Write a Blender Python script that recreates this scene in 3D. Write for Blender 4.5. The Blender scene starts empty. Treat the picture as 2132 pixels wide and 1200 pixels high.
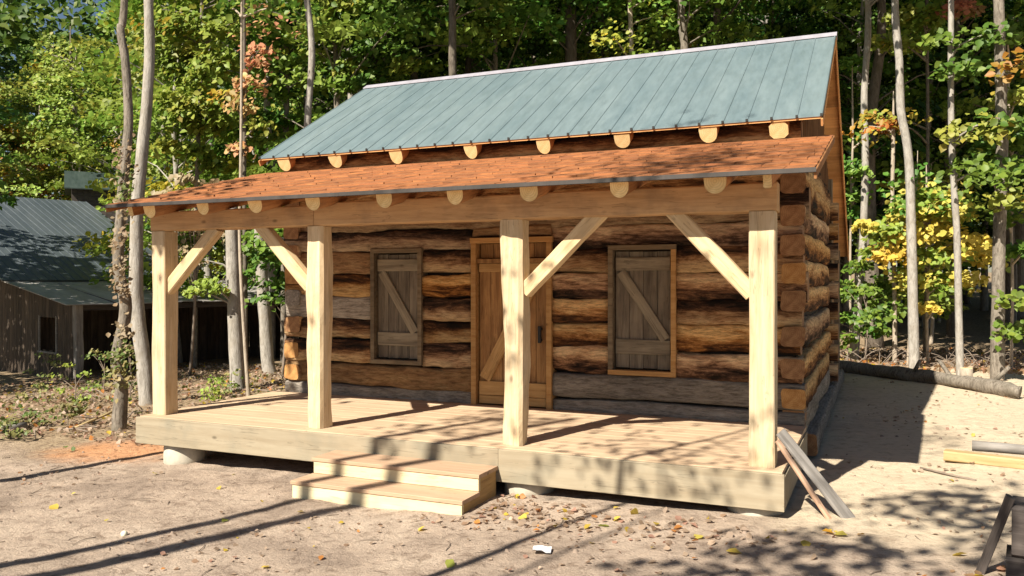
import bpy, math, random
import numpy as np
from mathutils import Vector, Matrix, noise as mnoise
PI = math.pi
random.seed(7)
sc = bpy.context.scene
COL = sc.collection

# ------------------------------------------------------------------ camera
CAM = Vector((7.649, -7.016, 1.533))
YAW, PITCH, ROLL, F = 23.974, -0.568, -0.073, 1732.814
th, ph = math.radians(YAW), math.radians(PITCH)
RT = Vector((math.cos(th), math.sin(th), 0))
D0 = Vector((-math.sin(th), math.cos(th), 0))
DV = D0 * math.cos(ph) + Vector((0, 0, math.sin(ph)))
UV = Vector((0, 0, math.cos(ph))) - D0 * math.sin(ph)
def W(u, v, d):                       # survey helper: photo pixel + distance -> a point in the place
    return CAM + d * (DV + RT * ((u - 1066) / F) + UV * (-(v - 600) / F))
cd = bpy.data.cameras.new('camera')
cam = bpy.data.objects.new('camera', cd); COL.objects.link(cam)
cd.sensor_fit = 'HORIZONTAL'; cd.sensor_width = 36
cd.lens = 36 * F / 2132
cd.clip_start = 0.05; cd.clip_end = 1000
m = Matrix((RT, UV, -DV)).transposed()
m = m @ Matrix.Rotation(math.radians(ROLL), 3, 'Z')
cam.matrix_world = Matrix.Translation(CAM) @ m.to_4x4()
sc.camera = cam

# ------------------------------------------------------------------ light
SD = Vector((-0.297, -1.035, 1.0)).normalized()        # towards the sun
elev = math.asin(SD.z); az = math.atan2(SD.x, SD.y)
sl = bpy.data.lights.new('sun', 'SUN'); sl.energy = 5.0; sl.angle = math.radians(0.53)
sl.color = (1.0, 0.92, 0.78)
so = bpy.data.objects.new('sun', sl); COL.objects.link(so)
so.rotation_euler = (-SD).to_track_quat('-Z', 'Y').to_euler(); so.location = (-10, -20, 30)
world = bpy.data.worlds.new('World'); sc.world = world; world.use_nodes = True
nt = world.node_tree
bg = nt.nodes['Background']
sky = nt.nodes.new('ShaderNodeTexSky'); sky.sky_type = 'NISHITA'; sky.sun_disc = False
sky.sun_elevation = elev; sky.sun_rotation = az % (2 * PI); sky.air_density = 1.0; sky.dust_density = 0.6
nt.links.new(sky.outputs[0], bg.inputs[0]); bg.inputs[1].default_value = 0.036
sc.view_settings.view_transform = 'Standard'; sc.view_settings.look = 'None'
sc.view_settings.exposure = 1.10; sc.view_settings.gamma = 1
sc.cycles.max_bounces = 6; sc.cycles.diffuse_bounces = 4; sc.cycles.transmission_bounces = 4
sc.cycles.use_denoising = True

# ------------------------------------------------------------------ materials
def newmat(name):
    mt = bpy.data.materials.new(name); mt.use_nodes = True
    t = mt.node_tree; p = t.nodes['Principled BSDF']
    return mt, t, p
def N(t, typ, **kw):
    n = t.nodes.new('ShaderNode' + typ)
    for k, v in kw.items(): setattr(n, k, v)
    return n
def L(t, a, b): t.links.new(a, b)
def ramp(t, stops, interp='LINEAR'):
    r = N(t, 'ValToRGB'); r.color_ramp.interpolation = interp
    e = r.color_ramp.elements
    while len(e) < len(stops): e.new(0.5)
    for i, (p, c) in enumerate(stops):
        e[i].position = p; e[i].color = (*c, 1) if len(c) == 3 else c
    return r
def mth(t, op, a, b=None):
    n = N(t, 'Math', operation=op)
    for i, x in enumerate((a, b)):
        if x is None: continue
        if isinstance(x, (int, float)): n.inputs[i].default_value = x
        else: L(t, x, n.inputs[i])
    return n.outputs[0]
def mixc(t, fac, a, b, mode='MIX'):
    n = N(t, 'Mix', data_type='RGBA', blend_type=mode)
    if isinstance(fac, (int, float)): n.inputs[0].default_value = fac
    else: L(t, fac, n.inputs[0])
    for i, x in ((6, a), (7, b)):
        if isinstance(x, tuple): n.inputs[i].default_value = (*x, 1)
        else: L(t, x, n.inputs[i])
    return n.outputs[2]
def noise_tex(t, vec, scale, detail=5, rough=0.6, dist=0.0):
    n = N(t, 'TexNoise'); n.inputs['Scale'].default_value = scale
    n.inputs['Detail'].default_value = detail; n.inputs['Roughness'].default_value = rough
    n.inputs['Distortion'].default_value = dist
    if vec is not None: L(t, vec, n.inputs['Vector'])
    return n
def bump(t, p, h, strength, dist):
    b = N(t, 'Bump'); b.inputs['Strength'].default_value = strength; b.inputs['Distance'].default_value = dist
    L(t, h, b.inputs['Height']); L(t, b.outputs[0], p.inputs['Normal'])
def randvec(t, axis):
    """object coordinates shifted by the object's and the board's own random number, squeezed across the grain"""
    tc = N(t, 'TexCoord'); oi = N(t, 'ObjectInfo'); at = N(t, 'Attribute'); at.attribute_name = 'rnd'
    r = mth(t, 'ADD', mth(t, 'MULTIPLY', oi.outputs['Random'], 41.0), mth(t, 'MULTIPLY', at.outputs['Fac'], 57.0))
    cmb = N(t, 'CombineXYZ')
    for i in range(3): L(t, r, cmb.inputs[i])
    va = N(t, 'VectorMath', operation='ADD'); L(t, tc.outputs['Object'], va.inputs[0]); L(t, cmb.outputs[0], va.inputs[1])
    mp = N(t, 'Mapping'); L(t, va.outputs[0], mp.inputs[0])
    s = [1.0, 1.0, 1.0]; s[axis] = 0.09
    mp.inputs['Scale'].default_value = s
    rr = mth(t, 'FRACT', mth(t, 'MULTIPLY', r, 0.731))
    return mp.outputs[0], va.outputs[0], rr
def wood(name, light, dark, axis=0, stain=(0.3, 0.2, 0.12), stain_amt=0.35, rough=0.75, grain=22, knots=True, vary=0.25, bumpd=0.004):
    mt, t, p = newmat(name)
    g, o, rr = randvec(t, axis)
    n1 = noise_tex(t, g, grain, 6, 0.62, 0.4)
    r1 = ramp(t, [(0.32, dark), (0.62, light)]); L(t, n1.outputs[0], r1.inputs[0])
    n2 = noise_tex(t, o, 2.2, 4, 0.6)
    f2 = ramp(t, [(0.5, (0, 0, 0)), (0.72, (stain_amt,) * 3)]); L(t, n2.outputs[0], f2.inputs[0])
    c = mixc(t, f2.outputs[0], r1.outputs[0], stain)
    if knots:
        mpk = N(t, 'Mapping'); L(t, o, mpk.inputs[0]); s = [1, 1, 1]; s[axis] = 0.5; mpk.inputs['Scale'].default_value = s
        v = N(t, 'TexVoronoi'); v.inputs['Scale'].default_value = 3.6; L(t, mpk.outputs[0], v.inputs['Vector'])
        fk = ramp(t, [(0.03, (0.75,) * 3), (0.085, (0, 0, 0))]); L(t, v.outputs['Distance'], fk.inputs[0])
        c = mixc(t, fk.outputs[0], c, tuple(x * 0.35 for x in dark))
    mpc = N(t, 'Mapping'); L(t, o, mpc.inputs[0]); s = [1, 1, 1]; s[axis] = 0.045; mpc.inputs['Scale'].default_value = s
    nc = noise_tex(t, mpc.outputs[0], 20, 3, 0.5, 0.2)
    fc = ramp(t, [(0.487, (0, 0, 0)), (0.498, (0.5,) * 3), (0.502, (0.5,) * 3), (0.513, (0, 0, 0))]); L(t, nc.outputs[0], fc.inputs[0])
    c = mixc(t, mth(t, 'MULTIPLY', fc.outputs[0], mth(t, 'GREATER_THAN', n2.outputs[0], 0.47)), c, tuple(x * 0.45 for x in dark))
    hv = N(t, 'HueSaturation'); L(t, c, hv.inputs['Color'])
    L(t, mth(t, 'ADD', 1.0 - vary / 2, mth(t, 'MULTIPLY', rr, vary)), hv.inputs['Value'])
    L(t, hv.outputs[0], p.inputs['Base Color'])
    p.inputs['Roughness'].default_value = rough; p.inputs['Specular IOR Level'].default_value = 0.25
    bump(t, p, n1.outputs[0], 0.5, bumpd)
    return mt
def endgrain(name, a, b):
    mt, t, p = newmat(name)
    tc = N(t, 'TexCoord')
    n = noise_tex(t, tc.outputs['Object'], 16, 5, 0.6); oi = N(t, 'ObjectInfo')
    r = ramp(t, [(0.3, b), (0.6, a)]); L(t, n.outputs[0], r.inputs[0])
    sp = N(t, 'SeparateXYZ'); L(t, tc.outputs['Object'], sp.inputs[0])
    q = mth(t, 'SQRT', mth(t, 'ADD', mth(t, 'POWER', sp.outputs[1], 2.0), mth(t, 'POWER', mth(t, 'ADD', sp.outputs[2], -0.03), 2.0)))
    q = mth(t, 'SINE', mth(t, 'ADD', mth(t, 'MULTIPLY', q, 330.0), mth(t, 'MULTIPLY', n.outputs[0], 7.0)))
    c = mixc(t, mth(t, 'MULTIPLY', mth(t, 'ADD', q, 1.0), 0.14), r.outputs[0], tuple(x * 0.5 for x in b))
    hv = N(t, 'HueSaturation'); L(t, c, hv.inputs['Color']); L(t, mth(t, 'ADD', 0.82, mth(t, 'MULTIPLY', oi.outputs['Random'], 0.25)), hv.inputs['Value'])
    L(t, hv.outputs[0], p.inputs['Base Color']); p.inputs['Roughness'].default_value = 0.85
    bump(t, p, n.outputs[0], 0.3, 0.004)
    return mt
def logmat(name, stops, axis=0, patch=0.0):
    mt, t, p = newmat(name)
    g, o, rr = randvec(t, axis)
    mpg = N(t, 'Mapping'); L(t, o, mpg.inputs[0]); s = [1.0, 1.0, 1.0]; s[axis] = 0.15; mpg.inputs['Scale'].default_value = s
    n1 = noise_tex(t, mpg.outputs[0], 8.0, 12, 0.8, 0.9)
    mp = N(t, 'Mapping'); L(t, o, mp.inputs[0]); s = [1.0, 1.0, 1.0]; s[axis] = 0.28; mp.inputs['Scale'].default_value = s
    n2 = noise_tex(t, mp.outputs[0], 4.5, 6, 0.7, 1.0)
    mix_ = mth(t, 'ADD', mth(t, 'MULTIPLY', n1.outputs[0], 0.62), mth(t, 'MULTIPLY', n2.outputs[0], 0.38))
    tcz = N(t, 'TexCoord'); spz = N(t, 'SeparateXYZ'); L(t, tcz.outputs['Object'], spz.inputs[0])
    flip = mth(t, 'SUBTRACT', mth(t, 'MULTIPLY', mth(t, 'GREATER_THAN', rr, 0.5), 2.0), 1.0)
    zz = mth(t, 'ADD', mth(t, 'MULTIPLY', spz.outputs[2], mth(t, 'MULTIPLY', flip, patch)), 0.0)
    zc_ = N(t, 'Clamp'); L(t, zz, zc_.inputs[0]); zc_.inputs[1].default_value = -0.09; zc_.inputs[2].default_value = 0.09
    mix_ = mth(t, 'ADD', mix_, zc_.outputs[0])
    r1 = ramp(t, stops); L(t, mix_, r1.inputs[0])
    n3 = noise_tex(t, mpg.outputs[0], 38, 8, 0.8, 0.3)
    r3 = ramp(t, [(0.38, (0.34, 0.31, 0.29)), (0.56, (1.1, 1.1, 1.1))]); L(t, n3.outputs[0], r3.inputs[0])
    c = mixc(t, 0.85, r1.outputs[0], r3.outputs[0], 'MULTIPLY')
    hv = N(t, 'HueSaturation'); L(t, c, hv.inputs['Color'])
    L(t, mth(t, 'ADD', 0.6, mth(t, 'MULTIPLY', rr, 0.85)), hv.inputs['Value'])
    L(t, mth(t, 'ADD', 0.72, mth(t, 'MULTIPLY', mth(t, 'FRACT', mth(t, 'MULTIPLY', rr, 7.3)), 0.36)), hv.inputs['Saturation'])
    L(t, hv.outputs[0], p.inputs['Base Color'])
    p.inputs['Roughness'].default_value = 0.9; p.inputs['Specular IOR Level'].default_value = 0.2
    bump(t, p, mth(t, 'ADD', mix_, mth(t, 'MULTIPLY', n3.outputs[0], 0.3)), 1.0, 0.05)
    return mt
M = {}
M['post'] = wood('pale sawn post wood', (0.62, 0.495, 0.325), (0.48, 0.35, 0.205), 0, (0.34, 0.275, 0.195), 0.6, vary=0.16)
M['beam'] = wood('sawn beam wood', (0.54, 0.345, 0.175), (0.40, 0.235, 0.11), 0, (0.2, 0.13, 0.08), 0.6)
M['brace'] = wood('fresh brace wood', (0.62, 0.48, 0.29), (0.49, 0.34, 0.185), 0, (0.38, 0.29, 0.18), 0.5, vary=0.12)
M['rafter'] = wood('rafter wood', (0.42, 0.20, 0.08), (0.26, 0.11, 0.04), 0, (0.15, 0.08, 0.04), 0.5)
M['raftend'] = endgrain('rafter end grain', (0.86, 0.66, 0.34), (0.74, 0.52, 0.23))
M['deck'] = wood('deck boards', (0.50, 0.37, 0.25), (0.42, 0.30, 0.195), 0, (0.40, 0.29, 0.2), 0.35, grain=14, vary=0.16)
M['fascia'] = wood('treated fascia board', (0.335, 0.285, 0.205), (0.265, 0.215, 0.145), 0, (0.22, 0.20, 0.15), 0.7, grain=12, vary=0.1)
M['riser'] = wood('pale yellow riser board', (0.68, 0.59, 0.39), (0.57, 0.465, 0.28), 0, (0.42, 0.36, 0.23), 0.55, grain=9, vary=0.1)
M['tread'] = wood('tread board', (0.47, 0.32, 0.215), (0.38, 0.25, 0.16), 0, (0.4, 0.3, 0.2), 0.4, vary=0.15)
M['stringer'] = wood('brown stringer board', (0.42, 0.27, 0.11), (0.3, 0.18, 0.07), 1, vary=0.1)
M['log'] = logmat('brown hewn log', patch=1.3, stops=[(0.36, (0.012, 0.007, 0.004)), (0.43, (0.085, 0.036, 0.015)), (0.48, (0.25, 0.115, 0.042)), (0.53, (0.42, 0.23, 0.095)), (0.61, (0.60, 0.40, 0.19))])
M['lognew'] = logmat('pale debarked log', [(0.32, (0.08, 0.035, 0.015)), (0.45, (0.30, 0.15, 0.055)), (0.58, (0.42, 0.25, 0.1)), (0.72, (0.50, 0.34, 0.17))])
M['loggrey'] = logmat('grey weathered log', [(0.3, (0.10, 0.085, 0.07)), (0.45, (0.26, 0.225, 0.185)), (0.6, (0.38, 0.335, 0.28)), (0.75, (0.46, 0.41, 0.35))])
M['logend'] = endgrain('log end grain', (0.33, 0.18, 0.08), (0.19, 0.085, 0.035))
M['logendnew'] = endgrain('fresh log end', (0.50, 0.27, 0.09), (0.34, 0.15, 0.04))
M['chink'] = endgrain('dark gap behind logs', (0.03, 0.02, 0.013), (0.012, 0.008, 0.005))
M['shutter'] = wood('grey weathered shutter boards', (0.21, 0.175, 0.13), (0.09, 0.072, 0.055), 2, (0.09, 0.07, 0.055), 0.6, grain=18, vary=0.35)
M['shutterx'] = wood('grey weathered battens', (0.27, 0.23, 0.165), (0.13, 0.105, 0.075), 0, (0.13, 0.1, 0.07), 0.5, grain=18, vary=0.2)
M['greyframe'] = wood('grey frame wood', (0.20, 0.155, 0.10), (0.11, 0.08, 0.05), 0, (0.07, 0.05, 0.035), 0.6)
M['oframe'] = wood('orange frame wood', (0.48, 0.28, 0.11), (0.36, 0.18, 0.06), 0, (0.25, 0.14, 0.06), 0.3)
M['door'] = wood('brown door boards', (0.39, 0.215, 0.085), (0.20, 0.095, 0.036), 2, (0.14, 0.07, 0.03), 0.55, vary=0.35)
M['doorx'] = wood('light door battens', (0.5, 0.31, 0.13), (0.36, 0.2, 0.075), 0, (0.3, 0.17, 0.07), 0.3)
M['soffit'] = wood('orange soffit boards', (0.70, 0.37, 0.15), (0.54, 0.25, 0.09), 0, (0.2, 0.08, 0.03), 0.5, grain=10, vary=0.4)
M['gable'] = wood('brown gable boards', (0.26, 0.14, 0.065), (0.12, 0.06, 0.028), 2, (0.07, 0.04, 0.02), 0.5, vary=0.4)
M['oldwood'] = wood('old grey brown barn boards', (0.105, 0.078, 0.058), (0.03, 0.022, 0.016), 2, (0.055, 0.042, 0.034), 0.7, grain=12, vary=0.5, knots=False)
M['greypole'] = wood('silver grey weathered timber', (0.28, 0.26, 0.24), (0.15, 0.135, 0.12), 0, (0.09, 0.08, 0.07), 0.5)
M['pinkboard'] = wood('pinkish tan board', (0.5, 0.33, 0.23), (0.36, 0.22, 0.14), 0)
M['yellowplank'] = wood('yellow plank', (0.46, 0.345, 0.18), (0.36, 0.25, 0.115), 0, (0.25, 0.18, 0.1), 0.5)
M['darkgrey'] = wood('dark weathered timber', (0.095, 0.078, 0.07), (0.04, 0.033, 0.03), 0, (0.05, 0.04, 0.035), 0.6)

def shingle_mat():
    mt, t, p = newmat('orange cedar shingles')
    g, o, rr = randvec(t, 0)
    n1 = noise_tex(t, g, 34, 12, 0.85, 1.0)
    r1 = ramp(t, [(0.38, (0.075, 0.03, 0.012)), (0.47, (0.225, 0.08, 0.025)), (0.54, (0.315, 0.117, 0.035)), (0.66, (0.43, 0.185, 0.065))]); L(t, n1.outputs[0], r1.inputs[0])
    n2 = noise_tex(t, o, 1.3, 5, 0.65)
    r2 = ramp(t, [(0.52, (0, 0, 0)), (0.7, (0.55,) * 3)]); L(t, n2.outputs[0], r2.inputs[0])
    c = mixc(t, r2.outputs[0], r1.outputs[0], (0.28, 0.10, 0.04))
    hv = N(t, 'HueSaturation'); L(t, c, hv.inputs['Color'])
    L(t, mth(t, 'ADD', 0.84, mth(t, 'MULTIPLY', rr, 0.28)), hv.inputs['Value'])
    L(t, hv.outputs[0], p.inputs['Base Color']); p.inputs['Roughness'].default_value = 0.85
    bump(t, p, n1.outputs[0], 0.6, 0.008)
    return mt
M['shingle'] = shingle_mat()
def metal_roof(name, a, b, rough, spec=0.5):
    mt, t, p = newmat(name)
    tc = N(t, 'TexCoord')
    mp = N(t, 'Mapping'); L(t, tc.outputs['Object'], mp.inputs[0]); mp.inputs['Scale'].default_value = (1.0, 0.22, 0.22)
    n = noise_tex(t, mp.outputs[0], 1.7, 9, 0.72, 0.4)
    r = ramp(t, [(0.35, a), (0.65, b)]); L(t, n.outputs[0], r.inputs[0])
    n2 = noise_tex(t, mp.outputs[0], 14, 5, 0.7)
    r2 = ramp(t, [(0.3, (0.88,) * 3), (0.6, (1.03,) * 3)]); L(t, n2.outputs[0], r2.inputs[0])
    c = mixc(t, 1.0, r.outputs[0], r2.outputs[0], 'MULTIPLY')
    L(t, c, p.inputs['Base Color'])
    rr = ramp(t, [(0.3, (rough * 0.8,) * 3), (0.7, (rough * 1.3,) * 3)]); L(t, n2.outputs[0], rr.inputs[0])
    L(t, rr.outputs[0], p.inputs['Roughness']); p.inputs['Specular IOR Level'].default_value = spec
    bump(t, p, n.outputs[0], 0.15, 0.01)
    return mt
M['roof'] = metal_roof('blue green painted metal roofing', (0.108, 0.152, 0.168), (0.152, 0.198, 0.21), 0.38)
M['cap'] = metal_roof('pale galvanised ridge cap', (0.26, 0.25, 0.285), (0.33, 0.315, 0.355), 0.6)
M['drip'] = metal_roof('dark drip edge', (0.02, 0.017, 0.015), (0.055, 0.045, 0.04), 0.6)
M['barnroof'] = metal_roof('slate blue barn roofing', (0.042, 0.056, 0.066), (0.075, 0.09, 0.10), 0.45)
M['tinlean'] = metal_roof('old tin lean-to roofing', (0.22, 0.2, 0.19), (0.42, 0.4, 0.39), 0.5)
M['shedroof'] = metal_roof('dark green shed roof', (0.015, 0.03, 0.026), (0.03, 0.048, 0.042), 0.6)
def plain(name, c, rough=0.8, spec=0.3):
    mt, t, p = newmat(name)
    tc = N(t, 'TexCoord'); n = noise_tex(t, tc.outputs['Object'], 9, 6, 0.65)
    r = ramp(t, [(0.3, tuple(x * 0.72 for x in c)), (0.65, c)]); L(t, n.outputs[0], r.inputs[0])
    L(t, r.outputs[0], p.inputs['Base Color']); p.inputs['Roughness'].default_value = rough; p.inputs['Specular IOR Level'].default_value = spec
    bump(t, p, n.outputs[0], 0.4, 0.006)
    return mt
M['concrete'] = plain('pale concrete', (0.50, 0.46, 0.38), 0.9)
M['iron'] = plain('black iron', (0.02, 0.018, 0.017), 0.5)
M['paper'] = plain('white paper', (0.82, 0.82, 0.85), 0.7)
M['twig'] = plain('grey brown twigs', (0.24, 0.19, 0.15), 0.9)
M['clod'] = plain('brown clods', (0.27, 0.205, 0.16), 0.95)
def bark(name, a, b, lichen, sc_=6):
    mt, t, p = newmat(name)
    tc = N(t, 'TexCoord'); oi = N(t, 'ObjectInfo')
    mp = N(t, 'Mapping'); L(t, tc.outputs['Object'], mp.inputs[0]); mp.inputs['Scale'].default_value = (1, 1, 0.3)
    n = noise_tex(t, mp.outputs[0], sc_ * 3, 7, 0.7, 0.6)
    r = ramp(t, [(0.34, b), (0.56, a)]); L(t, n.outputs[0], r.inputs[0])
    n2 = noise_tex(t, tc.outputs['Object'], 2.6, 5, 0.65)
    r2 = ramp(t, [(0.5, (0, 0, 0)), (0.66, (0.65,) * 3)]); L(t, n2.outputs[0], r2.inputs[0])
    c = mixc(t, r2.outputs[0], r.outputs[0], lichen)
    L(t, c, p.inputs['Base Color']); p.inputs['Roughness'].default_value = 0.95; p.inputs['Specular IOR Level'].default_value = 0.15
    bump(t, p, n.outputs[0], 0.9, 0.02)
    return mt
M['barkpale'] = bark('pale grey bark', (0.36, 0.335, 0.30), (0.20, 0.18, 0.155), (0.27, 0.235, 0.19))
M['barkbrown'] = bark('brown rough bark', (0.235, 0.205, 0.17), (0.085, 0.07, 0.055), (0.145, 0.13, 0.10), 8)
M['barkdark'] = bark('dark bark', (0.16, 0.135, 0.11), (0.07, 0.058, 0.046), (0.11, 0.10, 0.07))
M['barktan'] = bark('tan grey sapling bark', (0.40, 0.34, 0.27), (0.25, 0.20, 0.15), (0.30, 0.25, 0.19))
def leafmat():
    mt, t, p = newmat('leaf')
    at = N(t, 'Attribute'); at.attribute_name = 'tint'
    oi = N(t, 'ObjectInfo')
    hv = N(t, 'HueSaturation'); L(t, at.outputs['Color'], hv.inputs['Color'])
    L(t, mth(t, 'ADD', 0.485, mth(t, 'MULTIPLY', oi.outputs['Random'], 0.03)), hv.inputs['Hue'])
    L(t, mth(t, 'ADD', 0.85, mth(t, 'MULTIPLY', oi.outputs['Random'], 0.3)), hv.inputs['Value'])
    L(t, hv.outputs[0], p.inputs['Base Color']); p.inputs['Roughness'].default_value = 0.5; p.inputs['Specular IOR Level'].default_value = 0.35
    tr = N(t, 'BsdfTranslucent'); L(t, hv.outputs[0], tr.inputs[0])
    mx = N(t, 'MixShader'); mx.inputs[0].default_value = 0.38
    L(t, p.outputs[0], mx.inputs[1]); L(t, tr.outputs[0], mx.inputs[2])
    L(t, mx.outputs[0], t.nodes['Material Output'].inputs['Surface'])
    return mt
M['leaf'] = leafmat()

# ------------------------------------------------------------------ mesh building
def tag(o, label=None, cat=None, group=None, kind=None):
    for k, v in (('label', label), ('category', cat), ('group', group), ('kind', kind)):
        if v: o[k] = v
    return o
def thing(name, label, cat, loc=(0, 0, 0), group=None):
    o = bpy.data.objects.new(name, None); COL.objects.link(o); o.location = loc; o.empty_display_size = 0.2
    return tag(o, label, cat, group)
class MB:
    def __init__(s): s.v = []; s.f = []; s.m = []; s.r = []; s.s = []
    def add(s, verts, faces, mi=0, rnd=None, smooth=False, mat=None):
        k = len(s.v); rnd = random.random() if rnd is None else rnd
        if mat is not None: verts = [mat @ Vector(p) for p in verts]
        s.v += [tuple(p) for p in verts]; s.r += [rnd] * len(verts)
        for i, fc in enumerate(faces):
            s.f.append(tuple(k + j for j in fc)); s.m.append(mi[i] if isinstance(mi, list) else mi)
            s.s.append(smooth[i] if isinstance(smooth, list) else smooth)
    def box(s, a, b, mi=0, rnd=None, mat=None, ch=0.004):
        x0, y0, z0 = a; x1, y1, z1 = b
        ch = min(ch, (x1 - x0) * .3, (y1 - y0) * .3, (z1 - z0) * .3)
        prof = [(y0 + ch, z0), (y1 - ch, z0), (y1, z0 + ch), (y1, z1 - ch), (y1 - ch, z1), (y0 + ch, z1), (y0, z1 - ch), (y0, z0 + ch)]
        v = [(x0, *p) for p in prof] + [(x1, *p) for p in prof]; n = 8
        f = [(i, i + n, (i + 1) % n + n, (i + 1) % n) for i in range(n)] + [tuple(range(n)), tuple(reversed(range(n, 2 * n)))]
        s.add(v, [tuple(reversed(q)) for q in f], mi, rnd, False, mat)
    def build(s, name, mats, parent=None, loc=None, mw=None):
        me = bpy.data.meshes.new(name); me.from_pydata(s.v, [], s.f)
        mats = mats if isinstance(mats, (list, tuple)) else [mats]
        for q in mats: me.materials.append(q)
        me.polygons.foreach_set('material_index', s.m); me.polygons.foreach_set('use_smooth', s.s)
        a = me.attributes.new('rnd', 'FLOAT', 'POINT'); a.data.foreach_set('value', s.r)
        me.update()
        o = bpy.data.objects.new(name, me); COL.objects.link(o)
        if parent: o.parent = parent
        if mw is not None: o.matrix_local = mw
        elif loc is not None: o.location = loc
        return o
def axes(p0, p1, up=(0, 0, 1)):
    p0, p1, up = Vector(p0), Vector(p1), Vector(up)
    x = (p1 - p0).normalized(); z = (up - x * up.dot(x)).normalized(); y = z.cross(x)
    mm = Matrix((x, y, z)).transposed().to_4x4(); mm.translation = p0
    return mm, (p1 - p0).length
def profile(kind, w, h, ch=0.012):
    if kind == 'box':
        y, z = w / 2, h / 2
        return [(-y + ch, -z), (0, -z), (y - ch, -z), (y, -z + ch), (y, 0), (y, z - ch), (y - ch, z), (0, z), (-y + ch, z), (-y, z - ch), (-y, 0), (-y, -z + ch)]
    if kind == 'half':                                   # flat top, round underside
        pts = [(-w / 2 * 0.97, h / 2), (-w / 2, h * 0.3)]
        for i in range(1, 10):
            a = PI + PI * i / 10
            pts.append((w / 2 * math.cos(a), h * 0.15 + h * 0.65 * math.sin(a)))
        pts += [(w / 2, h * 0.3), (w / 2 * 0.97, h / 2)]
        return pts
    pts = []                                             # 'log': rounded rectangle
    n = 18 if kind == 'log' else 12
    e = 0.36 if kind == 'log' else 1.0
    for i in range(n):
        a = 2 * PI * (i + .5) / n; c, s_ = math.cos(a), math.sin(a)
        pts.append((w / 2 * math.copysign(abs(c) ** e, c), h / 2 * math.copysign(abs(s_) ** e, s_)))
    return pts
def stick(mb, p0, p1, w, h, kind='box', seg=0.25, amp=0.0, freq=2.0, up=(0, 0, 1), taper=1.0, mi=0, capmi=1, hs=None, ch=0.012, local=True, seed=None, bend=0.0):
    """a timber from p0 to p1. local=True keeps it in its own frame (x along the grain) and returns the frame"""
    mm, ln = axes(p0, p1, up)
    pr = profile(kind, w, h, ch); n = len(pr); ns = max(1, int(ln / seg)) if amp or hs or bend else 1
    sd = random.random() * 99 if seed is None else seed
    v = []
    for i in range(ns + 1):
        t = i / ns; x = ln * t; k = 1 + (taper - 1) * t
        hz = hs(t) if hs else 1
        oy = mnoise.noise((x * .7, sd, 3.1)) * bend; oz = mnoise.noise((x * .7, sd, 9.7)) * bend
        for (y, z) in pr:
            q = 1.0
            if amp:
                q = 1 + (mnoise.noise((x * freq, sd + y * 6, z * 6)) + .5 * mnoise.noise((x * freq * 3, sd + y * 11, z * 11))) * amp / max(0.02, min(w, h) / 2)
            v.append((x, y * k * q + oy, z * k * q * hz + oz))
    f = []; sm = []
    for i in range(ns):
        for j in range(n):
            f.append((i * n + j, i * n + (j + 1) % n, (i + 1) * n + (j + 1) % n, (i + 1) * n + j)); sm.append(kind != 'box')
    mis = [mi] * len(f) + [capmi, capmi]
    if kind == 'half':
        f = [tuple(reversed(q)) for q in f]; f += [tuple(range(n)), tuple(reversed([ns * n + j for j in range(n)]))]
        f = [tuple(reversed(q)) for q in f]
        f = f[:-2] + [tuple(reversed(range(n))), tuple(ns * n + j for j in range(n))]
    else: f += [tuple(reversed(range(n))), tuple(ns * n + j for j in range(n))]
    sm += [False, False]
    mb.add(v, f, mis, None, sm, None if local else mm)
    return mm
def timber(name, p0, p1, w, h, mats, parent, off=(0, 0, 0), **kw):
    mb = MB(); off = Vector(off)
    mm = stick(mb, Vector(p0) - off, Vector(p1) - off, w, h, **kw)
    mats = mats if isinstance(mats, (list, tuple)) else [mats, mats]
    return mb.build(name, mats, parent, mw=mm)
def catmull(pts, rad, sub):
    P = [Vector(p) for p in pts]; out = []; ro = []
    for i in range(len(P) - 1):
        a = P[max(0, i - 1)]; b = P[i]; c = P[i + 1]; d = P[min(len(P) - 1, i + 2)]
        for k in range(sub):
            t = k / sub
            out.append(0.5 * ((2 * b) + (c - a) * t + (2 * a - 5 * b + 4 * c - d) * t * t + (3 * b - a - 3 * c + d) * t ** 3))
            ro.append(rad[i] * (1 - t) + rad[i + 1] * t)
    out.append(P[-1]); ro.append(rad[-1])
    return out, ro
def tube(mb, pts, rad, sides=10, mi=0, sub=1, rough=0.0, cap=True):
    if sub > 1: pts, rad = catmull(pts, rad, sub)
    else: pts = [Vector(p) for p in pts]
    n = len(pts); v = []; f = []; sd = random.random() * 50
    ref = Vector((1, 0, 0))
    for i, p in enumerate(pts):
        d = (pts[min(n - 1, i + 1)] - pts[max(0, i - 1)]).normalized()
        if abs(d.dot(ref)) > 0.95: ref = Vector((0, 1, 0))
        x = (ref - d * ref.dot(d)).normalized(); y = d.cross(x)
        for j in range(sides):
            a = 2 * PI * j / sides; r = rad[i]
            if rough: r *= 1 + rough * mnoise.noise((math.cos(a) * 1.5 + sd, math.sin(a) * 1.5, i * .5))
            v.append(p + x * (math.cos(a) * r) + y * (math.sin(a) * r))
    for i in range(n - 1):
        for j in range(sides):
            f.append((i * sides + j, i * sides + (j + 1) % sides, (i + 1) * sides + (j + 1) % sides, (i + 1) * sides + j))
    if cap: f += [tuple(reversed(range(sides))), tuple((n - 1) * sides + j for j in range(sides))]
    mb.add(v, f, mi, None, True)

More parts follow.
